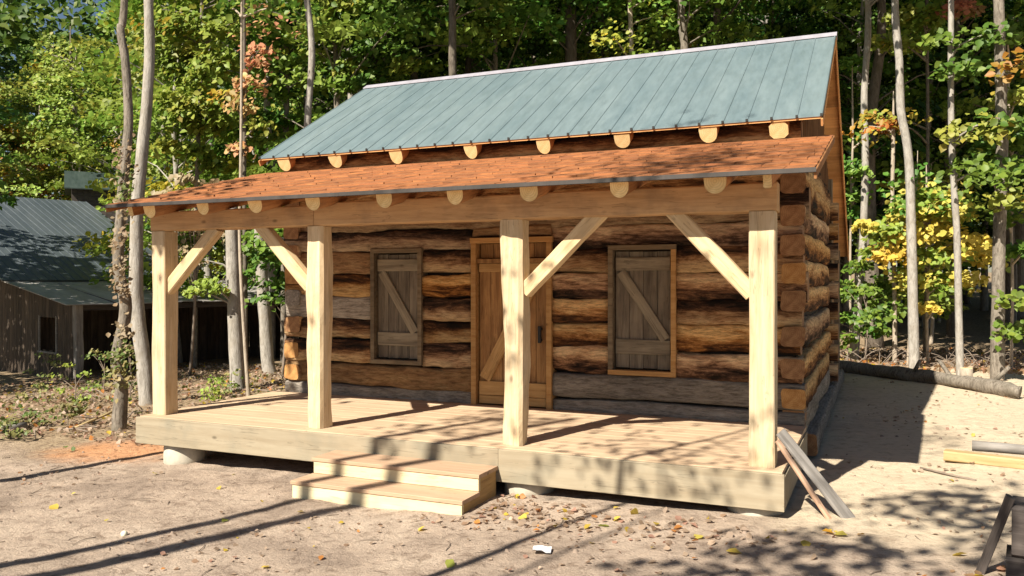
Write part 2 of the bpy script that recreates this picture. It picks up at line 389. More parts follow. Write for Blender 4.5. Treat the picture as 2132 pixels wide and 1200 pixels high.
# ------------------------------------------------------------------ ground
def gz(x, y):
    xx = max(-16.0, min(9.0, x))
    z = -0.45 + 0.024 * (xx - 3.3)
    z += 0.03 * mnoise.noise((x * .45, y * .45, 0.3)) * min(1, max(.35, abs(y + 1) / 3))
    if y > 16: z += 0.02 * (y - 16)
    return z
def gfine(x, y):
    return gz(x, y) + 0.018 * mnoise.noise((x * 2.1, y * 2.1, 1.7)) + 0.014 * mnoise.noise((x * 5, y * 5, 4.7))
def spaced(lo, hi, a, b, fine):
    v = list(np.arange(a, b, fine)); s = fine; x = b
    while x < hi: v.append(x); s *= 1.25; x += s
    v.append(hi); s = fine; x = a
    while x > lo: x -= s; s *= 1.25; v.append(max(x, lo))
    return sorted(set(round(float(q), 4) for q in v))
def ground_mat():
    mt, t, p = newmat('bare dirt ground')
    tc = N(t, 'TexCoord'); o = tc.outputs['Object']
    n1 = noise_tex(t, o, 1.1, 7, 0.65, 0.3); n2 = noise_tex(t, o, 9, 7, 0.7, 0.4); n3 = noise_tex(t, o, 55, 5, 0.7)
    r1 = ramp(t, [(0.35, (0.25, 0.195, 0.155)), (0.52, (0.38, 0.30, 0.237)), (0.68, (0.45, 0.365, 0.29))]); L(t, n1.outputs[0], r1.inputs[0])
    r2 = ramp(t, [(0.35, (0.5, 0.46, 0.43)), (0.48, (0.97, 0.97, 0.97)), (0.68, (1.12, 1.1, 1.07))]); L(t, n2.outputs[0], r2.inputs[0])
    c = mixc(t, 0.85, r1.outputs[0], r2.outputs[0], 'MULTIPLY')
    r3 = ramp(t, [(0.3, (0.72, 0.7, 0.68)), (0.5, (1, 1, 1)), (0.7, (1.12, 1.11, 1.1))]); L(t, n3.outputs[0], r3.inputs[0])
    c = mixc(t, 0.8, c, r3.outputs[0], 'MULTIPLY')
    sp = N(t, 'SeparateXYZ'); L(t, o, sp.inputs[0])
    # sandy strip right of the cabin
    nw = noise_tex(t, o, 0.7, 4, 0.6)
    wob = mth(t, 'MULTIPLY', mth(t, 'SUBTRACT', nw.outputs[0], 0.5), 3.0)
    def sm(val, a, b):
        mr = N(t, 'MapRange', interpolation_type='SMOOTHSTEP'); L(t, val, mr.inputs[0])
        mr.inputs[1].default_value = a; mr.inputs[2].default_value = b
        return mr.outputs[0]
    xw = mth(t, 'ADD', sp.outputs[0], wob); yw = mth(t, 'ADD', sp.outputs[1], wob)
    sand = mth(t, 'MULTIPLY', sm(xw, 6.2, 7.6), sm(yw, -1.2, 0.6))
    c = mixc(t, mth(t, 'MULTIPLY', sand, 0.85), c, mixc(t, 0.5, (0.60, 0.50, 0.365), r2.outputs[0], 'MULTIPLY'))
    # leaf mould under the trees: left rear and far away
    lit = mth(t, 'MAXIMUM', mth(t, 'MULTIPLY', sm(xw, -0.6, -1.9), sm(yw, -1.2, 0.8)), sm(yw, 11.5, 14.0))
    nl = noise_tex(t, o, 14, 6, 0.75, 0.8)
    rl = ramp(t, [(0.33, (0.07, 0.05, 0.034)), (0.47, (0.23, 0.165, 0.105)), (0.58, (0.36, 0.275, 0.175)), (0.70, (0.47, 0.385, 0.27))]); L(t, nl.outputs[0], rl.inputs[0])
    c = mixc(t, lit, c, rl.outputs[0])
    # orange sawdust beside the left pier
    dx = mth(t, 'MULTIPLY', mth(t, 'ADD', sp.outputs[0], 0.75), 0.75); dy = mth(t, 'SUBTRACT', sp.outputs[1], 0.35)
    rad = mth(t, 'SQRT', mth(t, 'ADD', mth(t, 'MULTIPLY', dx, dx), mth(t, 'MULTIPLY', dy, dy)))
    rad = mth(t, 'ADD', rad, mth(t, 'MULTIPLY', mth(t, 'SUBTRACT', n1.outputs[0], 0.5), 1.1))
    c = mixc(t, mth(t, 'MULTIPLY', sm(rad, 0.95, 0.35), 0.75), c, mixc(t, 1.0, r2.outputs[0], (0.50, 0.235, 0.10), 'MULTIPLY'))
    L(t, c, p.inputs['Base Color']); p.inputs['Roughness'].default_value = 0.95; p.inputs['Specular IOR Level'].default_value = 0.15
    hh = mth(t, 'ADD', mth(t, 'MULTIPLY', n2.outputs[0], 0.6), mth(t, 'MULTIPLY', n3.outputs[0], 0.25))
    bump(t, p, hh, 1.0, 0.05)
    return mt
xs = spaced(-140, 140, -4, 11, 0.09); ys = spaced(-60, 170, -4, 6, 0.09)
mb = MB()
v = [(x, y, gfine(x, y)) for y in ys for x in xs]; nx = len(xs)
f = [(j * nx + i, j * nx + i + 1, (j + 1) * nx + i + 1, (j + 1) * nx + i) for j in range(len(ys) - 1) for i in range(nx - 1)]
mb.add(v, f, 0, 0.0, True)
ground = mb.build('ground', ground_mat()); tag(ground, 'bare brown dirt clearing turning to leaf mould under the trees', 'ground', kind='structure')

# ------------------------------------------------------------------ the log cabin
OFF = Vector((3.45, 2.2, -0.42))
cabin = thing('log_cabin', 'new log cabin with blue green metal roof and open timber front porch', 'log cabin', OFF)
IO = Matrix.Translation(-OFF)
def part(mb, name, mats, mw=None, parent=None, root=None):
    o = mb.build(name, mats, parent or cabin)
    base = IO if parent is None else Matrix.Identity(4)
    o.matrix_local = base @ mw if mw is not None else base
    return o
def tim(name, p0, p1, w, h, mats, **kw):
    mb = MB(); mm = stick(mb, p0, p1, w, h, **kw)
    mats = mats if isinstance(mats, (list, tuple)) else [mats, mats]
    return part(mb, name, mats, mm)
FR = 2.164                                               # front face of the log wall
XL, XR = 0.176, 6.915
openings = [(3.045, 4.08, -0.1, 2.04), (1.575, 2.315, 0.46, 1.925), (4.795, 5.55, 0.46, 1.925)]
bounds = [-0.06, 0.15, 0.44, 0.735, 1.02, 1.31, 1.61, 1.91, 2.18, 2.46, 2.74, 2.98, 3.2]
def log(p0, p1, d, h, mats, hs=None, amp=0.012):
    mb = MB(); mm = stick(mb, p0, p1, d, h, 'log', seg=0.07, amp=amp, freq=2.3, hs=hs, bend=0.035)
    return part(mb, 'log', mats, mm)
rnd = random.Random(11)
for ci in range(len(bounds) - 1):
    z0, z1 = bounds[ci], bounds[ci + 1]
    iv = [(XL - .02, XR + rnd.uniform(-.05, .06), z0, z1)]
    for (a, b, lo, hi) in openings:
        nv = []
        for (x0, x1, q0, q1) in iv:
            if q1 <= lo + .02 or q0 >= hi - .02 or x1 < a or x0 > b: nv.append((x0, x1, q0, q1)); continue
            nv += [(x0, a, q0, q1), (b, x1, q0, q1)]
            if q1 - hi > .08: nv.append((a, b, hi + .01, q1))
            if lo - q0 > .08: nv.append((a, b, q0, lo - .01))
        iv = nv
    for (x0, x1, q0, q1) in iv:
        grey = ci == 0 or (ci == 1 and x0 > 4) or (ci == 0)
        new = ci == 1 and not grey
        mat = M['loggrey'] if grey else (M['lognew'] if new or rnd.random() < 0.12 else M['log'])
        if ci == 4 and x0 < 1: mat = M['loggrey']
        gap = rnd.uniform(-.02, .022)
        log((x0, FR + .115, (q0 + q1) / 2), (x1, FR + .115, (q0 + q1) / 2), .235, (q1 - q0) - gap, [mat, M['logend']], amp=.024 if not grey else .01)
# gable walls: log ends show between the front courses
ends = [(.17, .39), (.485, .70), (.825, 1.05), (1.185, 1.41), (1.475, 1.705), (1.785, 2.015), (2.085, 2.315), (2.405, 2.635), (2.69, 2.91)]
for side in (0, 1):
    xc = 6.797 if side else .30
    for k, (z0, z1) in enumerate(ends):
        zc = (z0 + z1) / 2
        mats = [M['log'], M['logendnew'] if k in (0, 4) or (side == 0 and k in (0, 1)) else M['logend']]
        if not side and k == 3: mats = [M['loggrey'], M['loggrey']]
        hs = lambda t: 1.0 if t < .065 or t > .94 else 1.36
        log((xc, 2.135 - rnd.uniform(0, .025), zc), (xc, 6.95 + rnd.uniform(0, .05), zc), .245, z1 - z0 - .01, mats, hs=hs)
    log((xc, 2.2, .03), (xc, 6.9, .03), .245, .27, [M['loggrey'], M['logend']])
mb = MB()
mb.box((XL + .1, FR + .13, -.05), (3.0, FR + .2, 3.2)); mb.box((4.12, FR + .13, -.05), (XR - .1, FR + .2, 3.2)); mb.box((3.0, FR + .13, 2.04), (4.12, FR + .2, 3.2))
mb.box((.27, FR + .25, -.05), (.33, 6.9, 3.0)); mb.box((6.76, FR + .25, -.05), (6.82, 6.9, 3.0)); mb.box((.27, 6.8, -.4), (6.82, 6.86, 3.0))
part(mb, 'chinking', [M['chink']])
# rear wall logs sticking out past the corner
for k in range(9):
    z = .1 + .31 * k
    log((XR - .6, 6.72, z), (XR + .12, 6.72, z), .22, .26, [M['log'], M['logend']])
# sill log and stones under the right wall
tim('sill', (6.93, 2.3, -.22), (6.93, 9.0, -.2), .2, .24, [M['loggrey'], M['logend']], kind='log', amp=.01)
tim('sill', (.2, 2.3, -.3), (.2, 9.0, -.3), .2, .3, [M['loggrey'], M['logend']], kind='log', amp=.01)

# ---- windows: closed board shutters in plain frames
def window(x0, x1, z0, z1, orange):
    fw = .055
    mb = MB()
    y0, y1 = FR - .035, FR + .13
    mb.box((x0, y0, z1 - fw), (x1, y1, z1)); mb.box((x0, y0, z0 + fw), (x0 + fw, y1, z1 - fw))
    fr = part(mb, 'window_frame', [M['greyframe']])
    mb = MB(); mb.box((x1 - fw, y0, z0 + fw), (x1, y1, z1 - fw)); mb.box((x0, y0 - .004, z0), (x1, y1, z0 + fw))
    part(mb, 'sill_frame', [M['oframe'] if orange else M['greyframe']], Matrix.Identity(4) if False else None)
    a, b, c, d = x0 + fw + .012, x1 - fw - .012, z0 + fw + .012, z1 - fw - .012
    sh = MB(); n = 4; w = (b - a) / n; r = random.Random(int(x0 * 100))
    for i in range(n):
        sh.box((a + i * w + .003, FR + .05, c + r.uniform(0, .012)), (a + (i + 1) * w - .003, FR + .08 + r.uniform(-.004, .004), d - r.uniform(0, .01)), rnd=r.random())
    so_ = part(sh, 'shutter', [M['shutter']])
    LI = Matrix.Identity(4)
    for zc, hh in ((d - .145, .15), (c + .255, .17)):
        mb = MB(); mm = stick(mb, (a + .01, FR + .035, zc), (b - .01, FR + .035, zc), .03, hh, ch=.005, amp=.002)
        part(mb, 'batten', [M['shutterx']] * 2, mm, parent=so_)
    mb = MB(); mm = stick(mb, (a + .07, FR + .034, d - .25), (b - .08, FR + .034, c + .36), .03, .12, ch=.005, amp=.002, up=(0, -1, 0))
    mb = MB(); mm = stick(mb, (a + .07, FR + .034, d - .235), (b - .06, FR + .034, c + .345), .03, .115, ch=.005, amp=.002)
    part(mb, 'brace_board', [M['shutterx']] * 2, mm, parent=so_)
    return fr
window(1.563, 2.325, .448, 1.935, False)
window(4.782, 5.563, .448, 1.925, True)

# ---- door
mb = MB(); dx0, dx1, dt = 3.03, 4.09, 2.045
mb.box((dx0, FR - .04, -.03), (dx0 + .065, FR + .14, dt - .065)); mb.box((dx1 - .065, FR - .04, -.03), (dx1, FR + .14, dt - .065)); mb.box((dx0 - .01, FR - .045, dt - .065), (dx1 + .01, FR + .14, dt))
part(mb, 'door_frame', [M['oframe']])
mb = MB(); a, b = dx0 + .08, dx1 - .08; n = 6; w = (b - a) / n
for i in range(n): mb.box((a + i * w + .003, FR + .05, .01), (a + (i + 1) * w - .003, FR + .085, 1.73), rnd=rnd.random())
door = part(mb, 'door', [M['door']])
def dpart(name, p0, p1, w, h, mt):
    mb = MB(); mm = stick(mb, p0, p1, w, h, ch=.005, amp=.002)
    return part(mb, name, [mt, mt], mm, parent=door)
dy = FR + .03
dpart('batten', (a + .01, dy, 1.68), (b - .01, dy, 1.68), .04, .10, M['doorx'])
dpart('batten', (a + .01, dy, .205), (b - .01, dy, .205), .04, .17, M['doorx'])
dpart('batten', (a + .01, dy, .065), (b - .01, dy, .065), .04, .1, M['doorx'])
dpart('brace_board', (a + .08, dy, .32), (b - .12, dy, 1.6), .04, .15, M['doorx'])
dpart('stile', (a + .06, dy, .3), (a + .06, dy, 1.62), .04, .11, M['doorx'])
mb = MB(); mb.box((b - .10, dy - .05, .78), (b - .065, dy - .02, .98)); mb.box((b - .105, dy - .03, .80), (b - .06, dy + .0, .83)); mb.box((b - .105, dy - .03, .93), (b - .06, dy + .0, .96))
part(mb, 'handle', [M['iron']], None, parent=door)
mb = MB()
for i in range(5): mb.box((a + i * (b - a) / 5 + .004, FR + .07, 1.80), (a + (i + 1) * (b - a) / 5 - .004, FR + .1, dt - .07), rnd=rnd.random())
mb.box((a - .01, FR - .01, 1.735), (b + .01, FR + .12, 1.79))
part(mb, 'transom', [M['door']])

# ---- porch deck
mb = MB(); y = -.14; k = 0; r = random.Random(3)
while y < FR + .02:
    w = .138
    cuts = [0.0, r.choice([2.3, 3.6, 4.8]), 6.9]
    for c0, c1 in zip(cuts, cuts[1:]):
        mb.box((c0 + (.002 if c0 else -.02), y + .002, -.036), (c1 + (-.002 if c1 < 6 else .03), min(y + w - .003, FR + .02), r.uniform(-.002, .0015)), rnd=r.random(), ch=.003)
    y += w
part(mb, 'deck_floor', [M['deck']])
mb = MB(); mb.box((-.03, -.185, -.30), (4.47, -.145, -.006), rnd=.2); part(mb, 'fascia_board', [M['fascia']])
mb = MB(); mb.box((4.473, -.185, -.30), (6.95, -.145, -.006), rnd=.203); part(mb, 'fascia_board', [M['fascia']])
mb = MB(); mb.box((6.91, -.143, -.30), (6.948, FR - .1, -.04), rnd=.4); part(mb, 'fascia_board', [M['fascia']])
mb = MB(); mb.box((-.028, -.143, -.30), (.01, FR - .1, -.04), rnd=.6); part(mb, 'fascia_board', [M['fascia']])
mb = MB()
for i in range(12): mb.box((.3 + i * .57, -.14, -.28), (.345 + i * .57, FR, -.04))
part(mb, 'joist', [M['stringer']])

# ---- posts, beam, braces
PX = [0.02, 2.19, 4.42, 6.652]; BT = 2.088
for i, x in enumerate(PX):
    amp = .026 if i in (1, 2) else .008
    tim('porch_post', (x + .101, .101, -.0), (x + .101, .101, BT), .202, .202, [M['post'], M['post']], amp=amp, freq=1.1, seg=.08, ch=.03 if i in (1, 2) else .01, up=(0, 1, 0))
tim('porch_beam', (.012, .1, 2.2), (2.29, .1, 2.2), .2, .215, [M['beam'], M['beam']], amp=.004, seg=.15)
tim('porch_beam', (2.294, .102, 2.21), (6.87, .102, 2.205), .2, .235, [M['beam'], M['beam']], amp=.005, seg=.15)
for (x0, z0, x1, z1) in ((.16, 1.40, .92, 2.12), (2.19, 1.46, 1.53, 2.12), (4.62, 1.42, 5.36, 2.14), (6.67, 1.41, 5.99, 2.14)):
    tim('brace', (x0, .095, z0), (x1, .095, z1), .115, .135, [M['brace'], M['brace']], amp=.006, seg=.1)

# ---- porch roof
EY, EZ, TY, TZ = -.40, 2.366, FR + .02, 3.025
SL_, SR_ = -.22, 7.19
slope = (TZ - EZ) / (TY - EY)
def pz(y): return EZ + slope * (y - EY)
for x in (.327, 1.092, 1.793, 2.515, 3.339, 4.098, 4.828, 5.645, 6.432):
    w = rnd.uniform(.155, .18); h = rnd.uniform(.135, .15)
    tim('rafter', (x, EY + .10, pz(EY + .10) - .105), (x, TY, pz(TY) - .105), w, h, [M['rafter'], M['raftend']], kind='half', amp=.004, seg=.3)
for x in (.039, 6.833):
    tim('rafter', (x, EY + .10, pz(EY + .10) - .09), (x, TY, pz(TY) - .09), .065, .12, [M['rafter'], M['raftend']])
roof = MB(); r = random.Random(5)
nco = 9; dyc = (TY - EY) / nco
for i in range(nco):
    y0 = EY + i * dyc; x = SL_
    while x < SR_ - .02:
        w = min(r.uniform(.12, .34), SR_ - x)
        j = r.uniform(-.012, .012) if i else 0
        t0 = .022 + r.uniform(-.003, .004)
        za, zb = pz(y0 + j), pz(y0 + dyc + .05)
        y2 = y0 + dyc + .05
        vv = [(x, y0 + j, za - .012), (x + w - .004, y0 + j, za - .012), (x + w - .004, y2, zb - .022), (x, y2, zb - .022),
              (x, y0 + j, za - .012 + t0), (x + w - .004, y0 + j, za - .012 + t0), (x + w - .004, y2, zb - .008), (x, y2, zb - .008)]
        roof.add(vv, [(0, 3, 2, 1), (4, 5, 6, 7), (0, 1, 5, 4), (1, 2, 6, 5), (2, 3, 7, 6), (3, 0, 4, 7)], 0, r.random())
        x += w
proof = part(roof, 'porch_roof', [M['shingle']])
mb = MB(); n = 14; w = (TY - EY) / n
for i in range(n):
    y0 = EY + .01 + i * w
    za, zb = pz(y0) - .016, pz(y0 + w - .004) - .016
    mb.add([(SL_ + .02, y0, za - .018), (SR_ - .02, y0, za - .018), (SR_ - .02, y0 + w - .004, zb - .018), (SL_ + .02, y0 + w - .004, zb - .018),
            (SL_ + .02, y0, za), (SR_ - .02, y0, za), (SR_ - .02, y0 + w - .004, zb), (SL_ + .02, y0 + w - .004, zb)],
           [(0, 3, 2, 1), (4, 5, 6, 7), (0, 1, 5, 4), (1, 2, 6, 5), (2, 3, 7, 6), (3, 0, 4, 7)], 0, rnd.random())
part(mb, 'sheathing', [M['soffit']], None, parent=proof)
mb = MB()
mb.box((SL_ - .008, EY - .02, EZ - .035), (2.9, EY - .008, EZ + .004)); mb.box((2.903, EY - .022, EZ - .034), (SR_ + .008, EY - .010, EZ + .005))
part(mb, 'drip_edge', [M['drip']], None, parent=proof)
for xx in (SL_ + .0, SR_ - .0):
    mb = MB(); mm = stick(mb, (xx, EY, pz(EY) - .045), (xx, TY, pz(TY) - .045), .02, .07, ch=.004)
    part(mb, 'rake_board', [M['rafter']] * 2, mm, parent=proof)

# ---- main roof
ML, MR, MY, MZ, RY, RZ = -.114, 7.095, 1.965, 3.195, 4.585, 4.716
BY = 9.3; s1 = (RZ - MZ) / (RY - MY); BZ = RZ - s1 * (BY - RY)
def slab(mb, x0, x1, ya, za, yb, zb, t, rnd_=None):
    mb.add([(x0, ya, za), (x1, ya, za), (x1, yb, zb), (x0, yb, zb), (x0, ya, za - t), (x1, ya, za - t), (x1, yb, zb - t), (x0, yb, zb - t)],
           [(0, 1, 2, 3), (7, 6, 5, 4), (4, 5, 1, 0), (5, 6, 2, 1), (6, 7, 3, 2), (7, 4, 0, 3)], 0, rnd_)
mb = MB(); slab(mb, ML, MR, MY, MZ, RY, RZ, .012)
npan = 29; pw = (MR - ML) / npan; u = Vector((0, RY - MY, RZ - MZ)).normalized(); nn = Vector((0, -u.z, u.y))
for i in range(npan + 1):
    x = min(max(ML + i * pw, ML + .012), MR - .012)
    c0 = Vector((x, MY - .004, MZ)); c1 = Vector((x, RY, RZ))
    vv = []
    for c in (c0, c1):
        for (a_, b_) in ((-.012, -.002), (-.005, .007), (.005, .007), (.012, -.002)): vv.append(c + Vector((a_, 0, 0)) + nn * b_)
    mb.add(vv, [(0, 1, 5, 4), (1, 2, 6, 5), (2, 3, 7, 6), (3, 2, 1, 0), (4, 5, 6, 7)], 0)
for i in range(npan + 1):
    x = min(max(ML + i * pw, ML + .012), MR - .012); mb.box((x - .012, MY - .014, MZ - .012), (x + .012, MY - .005, MZ + .018), mi=1)
mroof = part(mb, 'main_roof', [M['roof'], M['iron']])
mb = MB(); slab(mb, ML, MR, RY, RZ, BY, BZ, .012)
for i in range(npan + 1):
    x = min(max(ML + i * pw, ML + .012), MR - .012); mb.add([(x - .01, RY, RZ + .001), (x, RY, RZ + .024), (x + .01, RY, RZ + .001), (x - .01, BY, BZ + .001), (x, BY, BZ + .024), (x + .01, BY, BZ + .001)], [(0, 1, 4, 3), (1, 2, 5, 4)], 0)
part(mb, 'rear_slope', [M['roof']], None, parent=mroof)
mb = MB()
for sg, (yb, zb) in ((-1, (RY - .11, RZ - .11 * s1 + .024)), (1, (RY + .11, RZ - .11 * s1 + .024))):
    a_, b_ = (yb, RY) if sg < 0 else (RY, yb); za_, zb_ = (zb, RZ + .027) if sg < 0 else (RZ + .027, zb)
    slab(mb, ML - .012, MR + .012, a_, za_, b_, zb_, .012)
part(mb, 'ridge_cap', [M['cap']], None, parent=mroof)
mb = MB()
def soffit(ya, za, yb, zb, n):
    for i in range(n):
        t0, t1 = i / n, (i + 1) / n
        slab(mb, ML + .012, MR - .012, ya + (yb - ya) * t0 + .002, za + (zb - za) * t0 - .013, ya + (yb - ya) * t1 - .002, za + (zb - za) * t1 - .013, .022, rnd.random())
soffit(MY + .01, MZ + .003, RY, RZ - .003, 15); soffit(RY, RZ - .003, BY - .01, BZ + .003, 24)
part(mb, 'sheathing', [M['soffit']], None, parent=mroof)
for (xx, mt) in ((ML + .006, M['soffit']), (MR - .006, M['soffit'])):
    for (ya, za, yb, zb) in ((MY, MZ, RY, RZ), (RY, RZ, BY, BZ)):
        mb = MB(); mm = stick(mb, (xx, ya, za - .075), (xx, yb, zb - .075), .022, .075, ch=.004)
        part(mb, 'rake_board', [mt, mt], mm, parent=mroof)
for x in (.267, 1.102, 2.03, 3.085, 4.034, 4.983, 5.937, 6.663):
    w = rnd.uniform(.165, .205); h = rnd.uniform(.16, .18)
    k = 'half' if x != 6.663 else 'box'
    tim('rafter', (x, MY + .065, MZ - .112), (x, MY + 1.3, MZ - .112 + s1 * 1.235), w, h, [M['rafter'], M['raftend']], kind=k, amp=.004, seg=.3, **({'ch': .04} if k == 'box' else {}))
for x in (.25, 6.70):
    tim('rafter', (x, RY, RZ - .14), (x, BY - .1, BZ - .08), .09, .12, [M['rafter'], M['raftend']])
# ---- gable boards above the logs and the boarded rear lean-to
for xs_, nm in ((6.83, 1), (.26, 0)):
    mb = MB(); y = 2.2
    while y < 6.9:
        w = rnd.uniform(.16, .22); ye = min(y + w, 6.9)
        top = (MZ + s1 * ((y + ye) / 2 - MY) - .1) if (y + ye) / 2 < RY else (RZ - s1 * ((y + ye) / 2 - RY) - .1)
        mb.box((xs_, y + .002, 2.88), (xs_ + .03, ye - .002, top - .03), rnd=rnd.random())
        mb.box((xs_ - .012 if not nm else xs_ + .03, y - .02, 2.88), (xs_ if not nm else xs_ + .045, y + .02, top - .04), rnd=rnd.random())
        y += w
    part(mb, 'gable_boards', [M['gable']])
mb = MB(); y = 6.95
while y < 9.0:
    ye = min(y + rnd.uniform(.15, .2), 9.0); top = RZ - s1 * (ye - RY) - .08
    mb.box((6.84, y + .002, -.3), (6.87, ye - .002, top), rnd=rnd.random()); mb.box((.18, y + .002, -.4), (.21, ye - .002, top), rnd=rnd.random()); y = ye
x = .21
while x < 6.84:
    xe = min(x + rnd.uniform(.17, .22), 6.84); mb.box((x + .002, 8.97, -.4), (xe - .002, 9.0, BZ + .05), rnd=rnd.random()); x = xe
part(mb, 'rear_boards', [M['gable']])
tim('corner_board', (6.89, 6.98, -.33), (6.89, 6.98, 3.1), .09, .12, [M['greyframe'], M['greyframe']], up=(0, 1, 0))
tim('corner_board', (6.90, 8.95, -.33), (6.90, 8.95, 2.05), .12, .12, [M['greyframe'], M['greyframe']], up=(0, 1, 0))
tim('corner_board', (6.80, 2.19, 2.9), (6.80, 2.19, 3.2), .12, .03, [M['oframe'], M['oframe']], up=(0, 1, 0))

# ------------------------------------------------------------------ steps, piers, boards on the ground
st = thing('wooden_steps', 'two pale yellow wooden steps in front of the cabin porch', 'steps', (3.6, -.55, -.46)); IS = Matrix.Translation(-Vector(st.location))
def sp(mb, name, mats):
    o = mb.build(name, mats, st); o.matrix_local = IS; return o
mb = MB(); mb.box((2.70, -.89, -.34), (4.47, -.555, -.305), rnd=.3); sp(mb, 'tread', [M['tread']])
mb = MB(); mb.box((2.70, -.575, -.19), (4.47, -.188, -.155), rnd=.6); sp(mb, 'tread', [M['tread']])
mb = MB(); mb.box((2.715, -.88, -.53), (4.46, -.845, -.342), rnd=.1); sp(mb, 'riser', [M['riser']])
mb = MB(); mb.box((2.715, -.565, -.303), (4.46, -.53, -.192), rnd=.8); sp(mb, 'riser', [M['riser']])
for xa in (2.722, 4.418):
    mb = MB(); pr = [(-.843, -.54), (-.2, -.54), (-.2, -.193), (-.528, -.193), (-.528, -.343), (-.843, -.343)]
    v = [(xa, *q) for q in pr] + [(xa + .038, *q) for q in pr]; n = 6
    mb.add(v, [tuple(reversed(range(6))), tuple(range(6, 12))] + [(i, (i + 1) % n, (i + 1) % n + n, i + n) for i in range(n)])
    sp(mb, 'stringer', [M['stringer']])
for (x, y, lb) in ((.42, .10, 'tall round concrete pier under the far left corner of the porch'), (4.66, .10, 'low concrete pier beside the right end of the steps'), (6.70, .10, 'low concrete pier under the right front corner of the porch')):
    mb = MB(); g = gz(x, y)
    tube(mb, [(0, 0, -.12), (0, 0, .05), (0, 0, -.302 - g - .01), (0, 0, -.302 - g)], [.235, .232, .23, .222], 28, rough=.02)
    o = mb.build('concrete_pier', [M['concrete']], loc=(x, y, g)); tag(o, lb, 'pier', 'concrete piers under the porch')
for (x, y) in ((2.3, 1.7), (5.6, 1.7)):
    pass
def loose(name, label, cat, p0, p1, w, h, mats, group=None, **kw):
    mb = MB(); mm = stick(mb, p0, p1, w, h, **kw)
    o = mb.build(name, mats if isinstance(mats, list) else [mats, mats]); o.matrix_world = mm
    return tag(o, label, cat, group)
loose('leaning_board', 'thick silver grey weathered board leaning against the right porch post', 'board', (6.90, .02, .30), (7.45, .06, -.40), .105, .032, M['greypole'], 'boards leaning on the right end of the porch', amp=.004, seg=.08, up=(.55, -.6, .45))
loose('leaning_board', 'thin pinkish board leaning beside a thicker grey one at the porch end', 'board', (6.885, -.07, .24), (7.30, -.03, -.395), .05, .035, M['pinkboard'], 'boards leaning on the right end of the porch', amp=.003, up=(.7, -.5, .5))
g0 = gz(8.5, 2.6)
loose('plank', 'yellow sawn plank lying flat on the sandy ground', 'plank', (8.24, 2.55, g0 + .06), (9.9, 2.20, g0 + .05), .16, .10, M['yellowplank'], amp=.004)
loose('pole', 'round silver grey pole resting across a yellow plank', 'pole', (8.50, 2.70, g0 + .15), (10.2, 2.45, g0 + .15), .11, .10, M['greypole'], kind='round', amp=.006)
g1 = gz(8.4, -1.1)
q = Matrix.Rotation(math.radians(-8), 4, 'Z')
for k, (z, lb, mt, dx_) in enumerate(((.0, 'lower dark timber of the stack at the bottom right corner', M['darkgrey'], .0), (.32, 'upper dark timber of the stack at the bottom right corner', M['darkgrey'], .03))):
    mb = MB(); stick(mb, (0, 0, .16), (1.4, 0, .16), .30, .315, amp=.008, seg=.1, ch=.02)
    o = mb.build('stacked_timber', [mt, M['oldwood']]); o.matrix_world = Matrix.Translation((8.37 + dx_, -.97, g1 + z - .01)) @ q
    tag(o, lb, 'timber', 'dark timbers stacked at the right edge')
loose('leaning_plank', 'grey plank leaning against the dark timber stack', 'plank', (8.22, -1.0, g1 - .01), (8.375, -1.10, g1 + .52), .07, .03, M['darkgrey'], amp=.003, up=(-.75, -.6, .3))
# fallen log by the forest edge
mb = MB(); pts = []; rad = []
for (u, v, d, r_) in ((1700, 752, 17.6, .15), (1760, 767, 17.0, .15), (1830, 782, 16.1, .155), (1900, 793, 15.2, .15), (1985, 800, 14.3, .155), (2060, 814, 13.5, .16), (2108, 822, 13.0, .15), (2124, 826, 12.9, .13)):
    p = W(u, v, d); g = gz(p.x, p.y); pts.append((p.x, p.y, g + r_ * .7)); rad.append(r_ * .85 * (.92 + .12 * math.sin(u * .05)))
org = Vector(pts[0]); pts = [Vector(p) - org for p in pts]
tube(mb, pts, rad, 14, sub=5, rough=.3)
for k_, (i_, dx_, dy_, dz_) in enumerate(((3, .1, -.35, .3), (5, .25, -.2, .35), (4, -.2, .4, .3))): tube(mb, [pts[i_], pts[i_] + Vector((dx_, dy_, dz_))], [.045, .03], 7)
o = mb.build('fallen_log', [M['barkbrown']], loc=org); tag(o, 'long grey fallen tree trunk lying along the edge of the clearing', 'log')
p = W(2012, 790, 14.6); mb = MB(); stick(mb, (0, 0, -.1), (0, 0, .28), .2, .16, 'round', amp=.01, seg=.1, up=(0, 1, 0), local=False)
o = mb.build('stump', [M['barktan'], M['raftend']], loc=(p.x, p.y, gz(p.x, p.y))); tag(o, 'small pale cut stump behind the fallen log', 'stump')
# litter one can point to
def scrap(pos, size, name, label, cat, mt, bend=.02):
    mb = MB(); n = 5; vv = []
    for j in range(n):
        for i in range(n):
            x, y = (i / (n - 1) - .5), (j / (n - 1) - .5)
            vv.append((x * size[0], y * size[1], .012 + bend * mnoise.noise((x * 3, y * 3, pos[0])) + bend))
    f = [(j * n + i, j * n + i + 1, (j + 1) * n + i + 1, (j + 1) * n + i) for j in range(n - 1) for i in range(n - 1)]
    lo = [(a_, b_, c_ - .004) for a_, b_, c_ in vv]
    mb.add(vv + lo, f + [tuple(reversed([n * n + q_ for q_ in fc])) for fc in f], 0, 0, True)
    o = mb.build(name, [mt], loc=(pos[0], pos[1], gfine(pos[0], pos[1]))); o.rotation_euler = (0, 0, .3); return tag(o, label, cat)
scrap((5.462, -1.582), (.13, .11), 'paper_scrap', 'crumpled white scrap of paper on the dirt in front of the porch', 'paper', M['paper'])
mb = MB(); tube(mb, [(0, 0, -.02), (0, 0, .0), (0, 0, .018), (0, 0, .03), (0, 0, .036)], [.012, .024, .026, .016, .003], 14)
